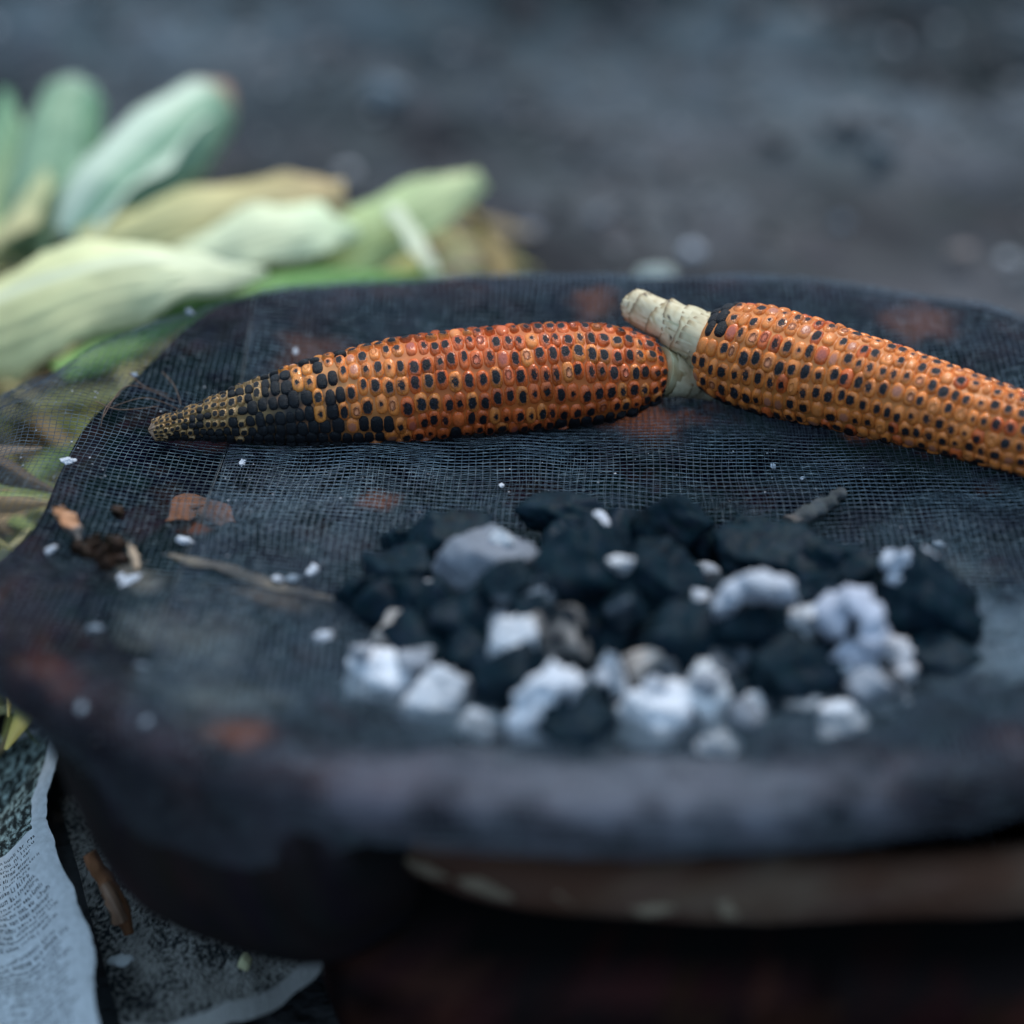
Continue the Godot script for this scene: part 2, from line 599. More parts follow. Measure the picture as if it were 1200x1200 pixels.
# ---------------------------------------------------------------- the scene
func _ready() -> void:
	# camera
	var cam := Camera3D.new()
	cam.name = "camera"
	var lens := CameraAttributesPhysical.new()
	lens.frustum_focal_length = 50.0
	lens.frustum_focus_distance = 0.664
	lens.exposure_aperture = 2.0
	lens.frustum_near = 0.01
	lens.frustum_far = 60.0
	cam.attributes = lens
	cam.fov = 27.0
	cam.near = 0.01
	cam.far = 60.0
	cam.position = EYE
	cam.rotation_degrees = Vector3(-30, 0, 0)
	add_child(cam)
	cam.current = true
	# sky, an even overcast one with a cool cast
	var we := WorldEnvironment.new()
	we.name = "daylight"
	var env := Environment.new()
	env.background_mode = Environment.BG_SKY
	var sm := ProceduralSkyMaterial.new()
	sm.sky_top_color = Color(0.77, 0.90, 1.0)
	sm.sky_horizon_color = Color(0.27, 0.37, 0.49)
	sm.ground_bottom_color = Color(0.12, 0.13, 0.15)
	sm.ground_horizon_color = Color(0.2, 0.22, 0.25)
	sm.sky_curve = 0.7
	var sky := Sky.new()
	sky.sky_material = sm
	env.sky = sky
	env.tonemap_mode = Environment.TONE_MAPPER_LINEAR
	env.tonemap_exposure = 1.7
	env.sdfgi_enabled = true
	env.ssao_enabled = true
	env.ssil_enabled = true
	we.environment = env
	add_child(we)
	var sun := DirectionalLight3D.new()
	sun.name = "sun"
	sun.light_energy = 0.5
	sun.light_angular_distance = 14.0
	sun.light_color = Color(1.0, 0.97, 0.93)
	sun.shadow_enabled = true
	sun.rotation_degrees = Vector3(-62, 155, 0)
	add_child(sun)

	# noises: wide, middling, fine (a few millimetres)
	wob.seed = 3
	wob.frequency = 22.0
	wob.fractal_octaves = 2
	mid.seed = 11
	mid.frequency = 55.0
	mid.fractal_octaves = 4
	fine.seed = 5
	fine.frequency = 180.0
	fine.fractal_octaves = 3
	rng.seed = 20

	# materials
	var grain := noise_tex(0.02, 5, 4)
	M.wire = mat(0.42, 0.3)
	M.wire.metallic = 0.55
	M.pan = mat(0.8, 0.10)
	bump(M.pan, grain, 14.0, 0.05)
	M.coal = mat(0.52, 0.2)
	bump(M.coal, grain, 30.0, 0.05)
	M.ash = mat(0.95, 0.1)
	bump(M.ash, grain, 40.0, 0.04)
	M.husk = mat(0.55, 0.35)
	M.leaf = mat(0.5, 0.4)
	M.leaf.backlight_enabled = true
	M.leaf.backlight = Color(0.35, 0.38, 0.25)
	M.core = mat(0.4, 0.4)
	M.soil = mat(0.95, 0.12)
	bump(M.soil, noise_tex(0.012, 6, 9), 5.0, 0.8)
	M.stone = mat(0.75, 0.35)
	M.sack = mat(0.95, 0.15)
	bump(M.sack, noise_tex(0.09, 3, 21), 14.0, 0.12)
	M.clay = mat(0.9, 0.12)
	bump(M.clay, grain, 12.0, 0.10)
	M.bark = mat(0.85, 0.2)
	bump(M.bark, grain, 40.0, 0.05)
	M.hair = mat(0.7, 0.2)
	M.flake = mat(0.85, 0.25)
	M.kernels = []
	for n in 16:
		M.kernels.append(kernel_mesh(n))
	var maps := paint_kernels()
	for tint in [["corn_red", Color(0.95, 0.74, 0.78)], ["corn_orange", Color(1.0, 0.93, 0.95)], ["corn_tan", Color(1.0, 1.0, 1.0)], ["corn_amber", Color(0.94, 0.86, 0.85)], ["corn_dark", Color(0.84, 0.66, 0.64)]]:
		var k := StandardMaterial3D.new()
		k.albedo_texture = maps[0]
		var c: Color = tint[1]
		k.albedo_color = Color(minf(c.r, 1.0), minf(c.g, 1.0), minf(c.b, 1.0))
		k.heightmap_enabled = true
		k.heightmap_texture = maps[1]
		k.heightmap_scale = 0.06
		k.roughness = 1.0
		k.roughness_texture = maps[2]
		k.metallic_specular = 0.43
		M[tint[0]] = k

	setting()
	stove()
	mesh_cloth()
	corn()
	coals()
	debris()
	husks()
	paper()


func setting() -> void:
	var nu := 150
	var nv := 150
	var pts := PackedVector3Array()
	var cols := PackedColorArray()
	for j in nv:
		for i in nu:
			# finer near the stove, out to the horizon
			var u := i / (nu - 1.0) * 2.0 - 1.0
			var v := j / (nv - 1.0)
			var x := u * 1.6 + signf(u) * pow(absf(u), 9.0) * 30.0
			var z := 0.9 - v * 4.0 - pow(v, 9.0) * 36.0
			var a := wob.get_noise_2d(x * 0.22, z * 0.22)
			var b := mid.get_noise_2d(x * 0.6, z * 0.6)
			var near := smoothstep(0.4, 0.7, Vector2(x, z + 0.0).length())
			pts.append(Vector3(x, GROUND - 0.004 + (a * 0.016 + b * 0.012) * near, z))
			var k := 0.066 + 0.055 * a + 0.04 * b + 0.05 * wob.get_noise_2d(x * 0.09 + 2.0, z * 0.09)
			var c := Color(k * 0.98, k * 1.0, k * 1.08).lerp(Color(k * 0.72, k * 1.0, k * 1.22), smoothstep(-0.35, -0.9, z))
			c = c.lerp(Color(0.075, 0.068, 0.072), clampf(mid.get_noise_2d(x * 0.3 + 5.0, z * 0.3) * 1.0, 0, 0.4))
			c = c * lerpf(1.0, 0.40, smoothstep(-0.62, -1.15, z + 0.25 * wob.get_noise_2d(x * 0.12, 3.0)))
			c.a = 1.0
			cols.append(c.clamp())
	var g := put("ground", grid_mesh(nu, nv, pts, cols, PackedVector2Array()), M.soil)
	g.set_meta("kind", "structure")
	g.set_meta("label", "dark blue grey bare soil behind and under the brazier")
	# soil crumbs
	var mm := MultiMesh.new()
	mm.transform_format = MultiMesh.TRANSFORM_3D
	mm.use_colors = true
	mm.mesh = lump(5, Vector3.ONE, 9, 9.0, 0.2, func(p, d, q): return Color.WHITE, 6, 8)
	mm.instance_count = 5200
	for i in mm.instance_count:
		var x := rng.randf_range(-0.8, 0.9)
		var z := rng.randf_range(-1.7, 0.02)
		var s := rng.randf_range(0.002, 0.006) * (2.0 if rng.randf() < 0.05 else 1.0)
		var a := wob.get_noise_2d(x * 0.22, z * 0.22) * 0.016 + mid.get_noise_2d(x * 0.6, z * 0.6) * 0.012
		mm.set_instance_transform(i, Transform3D(Basis.from_euler(Vector3(rng.randf() * 6, rng.randf() * 6, 0)).scaled(Vector3(s, s * 0.7, s)), Vector3(x, GROUND - 0.004 + a + s * 0.3, z)))
		var k := rng.randf_range(0.02, 0.15) * (3.0 if rng.randf() < 0.09 else 1.0)
		mm.set_instance_color(i, Color(k, k, k * 1.06))
	var mi := MultiMeshInstance3D.new()
	mi.name = "soil_crumbs"
	mi.multimesh = mm
	mi.material_override = M.stone
	mi.set_meta("kind", "stuff")
	tag(mi, "crumbs of dark grit strewn over the soil behind the brazier", "grit")
	add_child(mi)
	# pebbles that catch the light
	var pebbles := [
		["round grey blue pebble farthest back on the soil, above the husk tips", Vector3(-0.0757, -0.1120, -0.6350), 0.012, Color(0.17, 0.21, 0.24)],
		["small bright whitish pebble on the soil just above the crossed cob stalks", Vector3(0.0931, -0.1150, -0.3933), 0.0055, Color(0.50, 0.52, 0.58)],
		["dull grey pebble on the soil beside the bent pale husk stalk", Vector3(0.0072, -0.1150, -0.4206), 0.006, Color(0.19, 0.20, 0.24)],
		["pale brownish pebble on the soil beyond the slanting cob", Vector3(0.2318, -0.1150, -0.3933), 0.007, Color(0.22, 0.18, 0.17)],
		["faint dark grey pebble high on the soil above the slanting cob", Vector3(0.2101, -0.1140, -0.5370), 0.010, Color(0.09, 0.115, 0.135)],
		["flat pale chip lying on the soil just behind the far rim by the stalks", Vector3(0.0689, -0.1000, -0.3186), 0.011, Color(0.50, 0.55, 0.50)],
		["tiny grey pebble low on the soil left of the whitish pebble", Vector3(0.0455, -0.1150, -0.4406), 0.005, Color(0.16, 0.18, 0.21)],
		["tiny bluish pebble on the soil between whitish and brownish pebbles", Vector3(0.1742, -0.1150, -0.4323), 0.005, Color(0.13, 0.15, 0.18)],
	]
	for i in pebbles.size():
		var b: Array = pebbles[i]
		var k: Color = b[3]
		var m := put("pebble", lump(60 + i, Vector3(b[2], b[2] * 0.7, b[2] * 0.85), 8, 7.0, 0.12, func(p, d, q): return k * (1.0 + 0.3 * fine.get_noise_3d(p.x, p.y, p.z))), M.stone)
		m.position = b[1]
		tag(m, b[0], "pebble", "pebbles on the soil")


func pan_tint(p: Vector3, inside: bool) -> Color:
	var a := wob.get_noise_3d(p.x, p.y, p.z)
	var b := mid.get_noise_3d(p.x, p.y, p.z)
	var c := fine.get_noise_3d(p.x * 0.6, p.y * 0.6, p.z * 0.6)
	var k := Color(0.0022, 0.0042, 0.0062) * (1.0 + 0.6 * b)
	var r := sup(Vector2(p.x, p.z))
	# soot browned and purpled by heat towards the rim
	var burnt := smoothstep(0.88, 1.0, r + 0.08 * a) * clampf(0.55 + 0.9 * b, 0, 1)
	k = k.lerp(Color(0.056, 0.035, 0.041), burnt * 0.6)
	k = k.lerp(Color(0.085, 0.030, 0.022), smoothstep(0.18, 0.42, mid.get_noise_3d(p.x * 0.6 + 9.0, p.y, p.z * 0.6) + 0.25 * c) * (0.12 + 0.6 * burnt))
	if not inside:
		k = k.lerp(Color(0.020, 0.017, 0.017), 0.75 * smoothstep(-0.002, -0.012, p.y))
		k.a = 1.0
		if p.y < -0.011:
			return k.clamp()
	for s in RUST:
		var d: float = Vector2(p.x - s[0].x, p.z - s[0].z).length() / s[1]
		k = k.lerp(Color(0.19, 0.062, 0.025), clampf(1.25 - d + 0.7 * b + 0.5 * c, 0, 0.85))
	for s in DUST_AND_HIGHLIGHT:
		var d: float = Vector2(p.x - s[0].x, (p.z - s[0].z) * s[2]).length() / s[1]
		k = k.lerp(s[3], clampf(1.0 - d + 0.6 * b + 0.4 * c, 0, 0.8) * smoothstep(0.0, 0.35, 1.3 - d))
	k.a = 1.0
	return k.clamp()


const RUST := [
	[Vector3(-0.0682, 0.0041, -0.0333), 0.010], [Vector3(0.0299, 0.0103, -0.0618), 0.008], [Vector3(0.1411, 0.0092, -0.0465), 0.012], [Vector3(-0.0949, -0.0002, 0.0673), 0.006], [Vector3(-0.0420, -0.0008, 0.0505), 0.006], [Vector3(-0.0677, 0.0027, 0.1850), 0.0085], [Vector3(-0.0084, -0.0001, -0.0001), 0.010], [Vector3(0.1175, -0.0001, -0.0000), 0.010], [Vector3(0.0448, -0.0001, -0.0002), 0.014],
]
const DUST_AND_HIGHLIGHT := [  # grey dust; the patches along the near lip paint its highlight
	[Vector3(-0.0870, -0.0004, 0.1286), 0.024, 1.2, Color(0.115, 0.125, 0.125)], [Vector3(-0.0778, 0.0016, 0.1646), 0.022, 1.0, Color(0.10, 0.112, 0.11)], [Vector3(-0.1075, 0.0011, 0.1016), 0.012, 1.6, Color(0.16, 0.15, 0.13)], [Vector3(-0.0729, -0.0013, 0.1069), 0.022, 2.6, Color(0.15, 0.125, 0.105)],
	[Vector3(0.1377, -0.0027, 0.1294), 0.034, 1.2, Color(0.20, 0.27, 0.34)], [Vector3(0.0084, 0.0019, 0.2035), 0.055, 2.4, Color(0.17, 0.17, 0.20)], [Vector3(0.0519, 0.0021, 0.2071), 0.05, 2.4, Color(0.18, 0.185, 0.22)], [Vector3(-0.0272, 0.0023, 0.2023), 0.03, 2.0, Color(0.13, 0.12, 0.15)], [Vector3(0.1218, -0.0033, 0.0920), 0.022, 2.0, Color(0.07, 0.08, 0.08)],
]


func stove() -> void:
	# the sooty basin: from the middle of its floor out to the rolled rim and down under it to the bottom
	var at := Vector3(CX, -0.07, CZ)
	var root := thing("fire_basin", at, "wide sooty metal basin with rusty rolled rim under the wire cloth", "basin")
	var nu := 220
	var pts := PackedVector3Array()
	var cols := PackedColorArray()
	var rings := 70
	for j in rings:
		for i in nu:
			var a := TAU * i / nu
			var dir := Vector2(cos(a), sin(a))
			var full := (1.0 - 0.11 * inset(dir)) / sup(dir + Vector2(CX, CZ))
			var r := minf(0.01 + j / (rings - 1.0) * 0.99, 1.0)
			var p := Vector2(CX, CZ) + dir * full * r
			var v := surf(p, 0.0)
			v.y -= 0.0009 + 0.0065 * (1.0 - smoothstep(0.72, 0.97, r)) + 0.0006 * absf(mid.get_noise_2d(p.x, p.y))
			pts.append(v - at)
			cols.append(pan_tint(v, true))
	put("basin_floor", grid_mesh(nu, rings, pts, cols, PackedVector2Array(), true), M.pan, root)
	pts = PackedVector3Array()
	cols = PackedColorArray()
	var n2 := 26
	for j in n2:
		for i in nu:
			var a := TAU * i / nu
			var dir := Vector2(cos(a), sin(a))
			var full := (1.0 - 0.11 * inset(dir)) / sup(dir + Vector2(CX, CZ))
			var e := Vector2(CX, CZ) + dir * full
			var y0 := inner(e, sup(e)) - 0.0009 - 0.0012 * inset(dir)
			var v: Vector3
			if j < 14:
				var hg := hang(dir)
				var b := j / 13.0 * lerpf(2.6, 1.6, hg)
				var g := e + dir * 0.0078 * sin(b)
				v = Vector3(g.x, y0 - 0.0078 * (1.0 - cos(b)), g.y)
			else:
				var q := (j - 13) / 12.0
				var hg := hang(dir)
				var under := smoothstep(-0.62, -0.38, dir.x) * smoothstep(0.0, 0.3, dir.y) + smoothstep(-0.70, -0.82, dir.x)
				var f := full * lerpf(1.0, 0.0, pow(q, lerpf(lerpf(1.6, 0.62, under), 3.4, hg))) + 0.0078 * sin(lerpf(2.6, 1.6, hg)) * (1.0 - q)
				var g := Vector2(CX, CZ) + dir * maxf(f, 0.002)
				v = Vector3(g.x, lerpf(y0 - lerpf(0.0145, 0.0078, hg), -0.078, 1.0 - pow(1.0 - q, lerpf(4.2, 3.4, hg))), g.y)
			pts.append(v - at)
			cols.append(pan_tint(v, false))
	put("rolled_rim", grid_mesh(nu, n2, pts, cols, PackedVector2Array(), true), M.pan, root)

	# the clay stove below
	var sc := Vector3(0.074, GROUND, 0.079)
	var st := thing("clay_stove", sc, "round reddish brown clay stove with chipped lip standing under the basin", "stove")
	var tint := func(y: float, a: float) -> Color:
		var n := mid.get_noise_3d(cos(a) * 0.08, y, sin(a) * 0.08)
		var k := Color(0.050, 0.019, 0.015).lerp(Color(0.010, 0.007, 0.007), clampf(0.4 + n, 0, 1))
		k = k.lerp(Color(0.004, 0.005, 0.006), smoothstep(0.036, 0.050, y + 0.006 * n))  # neck blackened: the shadow of the recess is painted into the clay
		return k
	var lathe := func(prof: Array, tn: Callable, wobble: float, square: float) -> ArrayMesh:
		var pp := PackedVector3Array()
		var cc := PackedColorArray()
		for q in prof:
			for i in 96:
				var a := TAU * i / 96.0
				var r: float = (q[0] - 0.006 if square > 5.0 else q[0]) * pow(pow(absf(cos(a)), square) + pow(absf(sin(a)), square), -1.0 / square) + wobble * mid.get_noise_3d(cos(a) * 0.04, q[1], sin(a) * 0.04)
				pp.append(Vector3(cos(a) * r, q[1], sin(a) * r))
				cc.append(tn.call(q[1], a))
		return grid_mesh(96, prof.size(), pp, cc, PackedVector2Array(), true)
	var body := put("body", lathe.call([[0.1020, 0.0], [0.1160, 0.0], [0.1200, 0.004], [0.1230, 0.02], [0.1240, 0.034], [0.1210, 0.042], [0.1120, 0.048], [0.1090, 0.058], [0.1100, 0.070], [0.1040, 0.070], [0.1020, 0.03], [0.1020, 0.0]], tint, 0.001, 6.0), M.clay, st)
	body.position = Vector3(-0.014, 0, 0)
	var lip_tint := func(y: float, a: float) -> Color:
		var n := mid.get_noise_3d(cos(a) * 0.07, y, sin(a) * 0.07)
		var k := Color(0.095, 0.048, 0.034).lerp(Color(0.16, 0.11, 0.08), clampf(n * 1.4 + 0.2, 0, 1))
		return k
	var lip := put("lip", lathe.call([[0.0930, 0.0705], [0.1010, 0.071], [0.1050, 0.074], [0.1060, 0.080], [0.1050, 0.086], [0.1010, 0.089], [0.0940, 0.089], [0.0920, 0.080], [0.0930, 0.0705]], lip_tint, 0.0022, 3.2), M.clay, st)
	lip.position = Vector3(0.0, 0, 0.019)
	lip.scale = Vector3(1.22, 1, 1)
	var chips := [[1.90, 0.0105, 0.0034], [2.19, 0.012, 0.0026], [2.04, 0.005, 0.003], [1.72, 0.004, 0.0038], [2.32, 0.009, 0.002]]
	for i in chips.size():
		var c: Array = chips[i]
		var m := put("pale_chip", lump(90 + i, Vector3(c[1], c[2], 0.003), 9, 8.0, 0.2, func(p, d, q): return Color(0.26, 0.20, 0.145)), M.clay, st)
		var f: float = pow(pow(absf(cos(c[0])), 3.2) + pow(absf(sin(c[0])), 3.2), -1.0 / 3.2)
		m.position = Vector3(cos(c[0]) * f * 0.1272, 0.079, 0.019 + sin(c[0]) * f * 0.1042)
		m.rotation.y = PI / 2 - c[0]


func mesh_cloth() -> void:
	var root := thing("wire_cloth", Vector3.ZERO, "fine dark wire cloth stretched over the basin and lapping its rim", "wire mesh")
	var shade := func(p: Vector2, c: Vector3) -> Color:
		var a := mid.get_noise_2d(p.x * 0.7, p.y * 0.7)
		var b := fine.get_noise_2d(p.x * 1.3, p.y * 1.3)
		var w := wob.get_noise_2d(p.x * 1.2 + 4.0, p.y * 1.2)
		var k := Color(0.15, 0.20, 0.235) * (1.0 + 0.8 * a + 1.0 * b)
		k = k.lerp(Color(0.045, 0.055, 0.065), clampf(0.20 + 1.5 * w, 0, 0.8))
		k = k.lerp(Color(0.42, 0.45, 0.46), clampf(b * 1.6 - 0.25, 0, 0.6))  # glints painted into the wire colour by fine noise
		var r := sup(p)
		k = k.lerp(Color(0.085, 0.078, 0.10), 0.7 * smoothstep(0.78, 0.98, r) * clampf(0.6 + a, 0, 1))
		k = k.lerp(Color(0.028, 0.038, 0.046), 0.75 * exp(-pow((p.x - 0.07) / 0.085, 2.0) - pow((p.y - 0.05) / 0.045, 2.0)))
		k = k.lerp(Color(0.24, 0.24, 0.285), 0.8 * smoothstep(0.93, 1.0, r) * smoothstep(0.17, 0.19, p.y) * exp(-pow((p.x - 0.025) / 0.075, 2.0)) * clampf(0.7 + a, 0, 1))  # highlight of the near rim painted onto its wires
		k = k.lerp(Color(0.46, 0.51, 0.54), 0.75 * exp(-pow((p.x + 0.06) / 0.035, 2.0) - pow((p.y - 0.065) / 0.03, 2.0)) * clampf(0.7 + b, 0, 1))  # patch of painted glints left of the heap
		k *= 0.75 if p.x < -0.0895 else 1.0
		k.a = 1.0
		return k.clamp()
	var lo := Vector2(-0.235, -0.115)
	var hi := Vector2(0.245, 0.255)
	var anywhere := func(p: Vector2) -> bool: return true
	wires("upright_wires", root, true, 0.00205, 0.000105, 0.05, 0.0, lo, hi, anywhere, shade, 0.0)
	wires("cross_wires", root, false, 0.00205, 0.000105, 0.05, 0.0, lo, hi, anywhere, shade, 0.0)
	# the cloth is folded double from a line by the cob's tip onwards
	var shade2 := func(p: Vector2, c: Vector3) -> Color: return shade.call(p * 1.1 + Vector2(0.3, 0.1), c) * Color(1.05, 1.1, 1.13, 1.0)
	var doubled := func(p: Vector2) -> bool:
		return p.x > -0.0895 - 0.06 * maxf(p.y - 0.03, 0.0) + 0.0006 * sin(p.y * 260.0) and sup(p) < 1.03
	var fold := put("folded_layer", sweep([surf(Vector2(-0.0895, -0.055), 0.0006), surf(Vector2(-0.0895, -0.01), 0.0006), surf(Vector2(-0.0895, 0.03), 0.0006), surf(Vector2(-0.0925, 0.08), 0.0006), surf(Vector2(-0.0965, 0.15), 0.0006)], [0.00022, 0.00022], 60, 5, func(p, t, a): return Color(0.09, 0.10, 0.11)), M.wire, root)
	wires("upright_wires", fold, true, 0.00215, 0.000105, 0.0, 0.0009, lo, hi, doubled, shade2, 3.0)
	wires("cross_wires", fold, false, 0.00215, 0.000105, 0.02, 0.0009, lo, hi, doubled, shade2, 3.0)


func corn() -> void:
	# the cob with the charred tip
	var tip := Vector3(-0.1138, 0.0063, 0.0329)
	var butt := Vector3(0.0508, 0.0160, 0.0092)
	var a := thing("grilled_cob", tip.lerp(butt, 0.5) - Vector3(0, 0.017, 0), "red orange grilled cob with charred black tapering tip lying across the wire cloth", "corn cob", "grilled corn cobs")
	var kinds := func(s: float, ang: float, r: RandomNumberGenerator) -> int:
		var under := cos(ang)
		var n := wob.get_noise_2d(s * 0.9, ang * 0.02)
		var x := r.randf()
		if s < 0.03:
			return 15
		if s < 0.185 + 0.05 * n + 0.03 * under:
			if under < -0.1 and x < 0.75:
				return 14
			return 15 if x < 0.62 + 0.9 * n else 14
		var burn := 1.0 - smoothstep(0.315, 0.425, s + 0.05 * under - 0.10 * n)
		if s < 0.46 and x < burn:
			return 14
		if under < -0.62:
			return 14 if x < 0.75 else 5
		if s < 0.47:
			if r.randf() < 0.55:
				return r.randi_range(0, 5)
			return [10, 11, 13, 9, 12, 8][r.randi_range(0, 5)]
		x = clampf(x - 0.45 * n, 0, 1)
		if x < 0.56 - 0.2 * under:
			return [0, 1, 2, 3, 4, 5, 3, 1][r.randi_range(0, 7)]
		if x < 0.76:
			return r.randi_range(6, 7)
		if x < 0.86:
			return r.randi_range(8, 9)
		if x < 0.94:
			return r.randi_range(10, 11)
		return r.randi_range(12, 13)
	var tints := func(s: float, ang: float, r: RandomNumberGenerator) -> String:
		if s < 0.34:
			return "corn_tan"
		if s < 0.48:
			return "corn_orange"
		return ["corn_red", "corn_red", "corn_dark", "corn_red", "corn_orange", "corn_red", "corn_orange", "corn_red", "corn_red"][r.randi_range(0, 8)]
	var core := func(s: float, ang: float, n: float) -> Color:
		var k := Color(0.50, 0.125, 0.030).lerp(Color(0.50, 0.20, 0.065), 1.0 - smoothstep(0.35, 0.55, s))
		k = k.lerp(Color(0.016, 0.016, 0.018), 1.0 - smoothstep(0.27, 0.42, s + 0.08 * n + 0.04 * cos(ang)))
		k = k.lerp(Color(0.29, 0.175, 0.07), (1.0 - smoothstep(0.17, 0.27, s + 0.08 * n)) * clampf(0.75 + 0.5 * cos(ang), 0, 1))
		if s < 0.02:
			k = Color(0.48, 0.30, 0.20)
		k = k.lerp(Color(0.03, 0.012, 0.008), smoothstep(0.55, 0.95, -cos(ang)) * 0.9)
		return k * (1.0 + 0.3 * n)
	var prof := [3.3, 4.6, 6.0, 7.8, 9.7, 11.2, 12.8, 14.0, 14.9, 15.7, 16.4, 17.0, 17.4, 17.6, 17.7, 17.7, 17.7, 17.6, 17.4, 17.0, 16.2, 14.8, 12.0, 6.0]
	cob(a, tip, butt, Vector3(0.0, 0.0025, -0.0025), prof, 16, Vector2(2.7, 3.9), 0.25, 0.1, kinds, tints, core, 31)
	var b0 := Vector3(0.0464, 0.0160, 0.0105)
	shank(a, [b0, Vector3(0.0550, 0.0125, 0.0065), Vector3(0.0620, 0.0100, 0.0033), Vector3(0.0682, 0.0085, 0.0021)], [0.0084, 0.0064, 0.0058, 0.0052], [[0.12, 0.34, 0.10], [0.28, 0.52, 0.16], [0.46, 0.66, 0.16], [0.62, 0.80, 0.2], [0.76, 0.97, 0.2]], 3)

	# the cob that slants out of the picture, its stalk over the other's
	var butt2 := Vector3(0.0617, 0.0230, 0.0056)
	var dir2 := (Vector3(0.1514, 0.0165, 0.0573) - butt2).normalized()
	var tip2 := butt2 + dir2 * 0.178
	tip2.y = 0.0100
	var c := thing("grilled_cob", tip2.lerp(butt2, 0.5) - Vector3(0, 0.018, 0), "amber orange grilled cob slanting away, its pale stalk lying over the other stalk", "corn cob", "grilled corn cobs")
	var kinds2 := func(s: float, ang: float, r: RandomNumberGenerator) -> int:
		var under := cos(ang)
		var x := r.randf()
		if s > 0.95 and under > 0.75:
			return 14
		if under < -0.75:
			return 14 if x < 0.6 else 5
		if x < 0.52 - 0.10 * under:
			return [0, 1, 2, 3, 4, 5, 0, 2][r.randi_range(0, 7)]
		if x < 0.70:
			return r.randi_range(6, 7)
		if x < 0.78:
			return r.randi_range(8, 9)
		if x < 0.88:
			return r.randi_range(10, 11)
		return r.randi_range(12, 13)
	var tints2 := func(s: float, ang: float, r: RandomNumberGenerator) -> String: return ["corn_orange", "corn_orange", "corn_amber", "corn_orange", "corn_red", "corn_orange", "corn_orange", "corn_orange"][r.randi_range(0, 7)]
	var core2 := func(s: float, ang: float, n: float) -> Color:
		var k := Color(0.54, 0.18, 0.045)
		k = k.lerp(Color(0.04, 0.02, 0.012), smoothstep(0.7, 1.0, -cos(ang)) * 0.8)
		return k * (1.0 + 0.3 * n)
	var prof2 := [2.5, 4.4, 6.0, 7.4, 8.6, 9.7, 10.7, 11.5, 12.2, 12.8, 13.3, 13.7, 14.2, 14.7, 15.3, 15.9, 16.1, 16.8, 17.3, 17.5, 17.2, 16.0, 12.5]
	cob(c, tip2, butt2, Vector3(0, 0.002, -0.003), prof2, 16, Vector2(3.2, 3.95), -0.2, 0.25, kinds2, tints2, core2, 57)
	shank(c, [butt2 + dir2 * 0.006, Vector3(0.0578, 0.0265, 0.0053), Vector3(0.0501, 0.0285, -0.0000), Vector3(0.0430, 0.0300, -0.0053), Vector3(0.0391, 0.0300, -0.0099)], [0.0098, 0.0076, 0.0060, 0.0050, 0.0043], [[0.02, 0.20, 0.08], [0.10, 0.28, 0.10], [0.20, 0.36, 0.13], [0.30, 0.50, 0.15], [0.42, 0.60, 0.18], [0.56, 0.76, 0.18], [0.70, 0.90, 0.18], [0.86, 1.0, 0.14]], 8)


func coal_tint(p: Vector3, d: Vector3, sd: int, ash: float, pale: Color) -> Color:
	var a := mid.get_noise_3d(p.x + sd * 0.37, p.y, p.z)
	var b := fine.get_noise_3d(p.x + sd * 0.11, p.y, p.z)
	var k := Color(0.007, 0.016, 0.024) * (1.0 + 0.5 * b + 0.5 * a)
	k = k.lerp(pale * (1.0 + 0.25 * b), clampf((ash - 0.5) * 2.6 + 1.5 * a + 0.55 * b, 0, 1))
	k.a = 1.0
	return k.clamp()


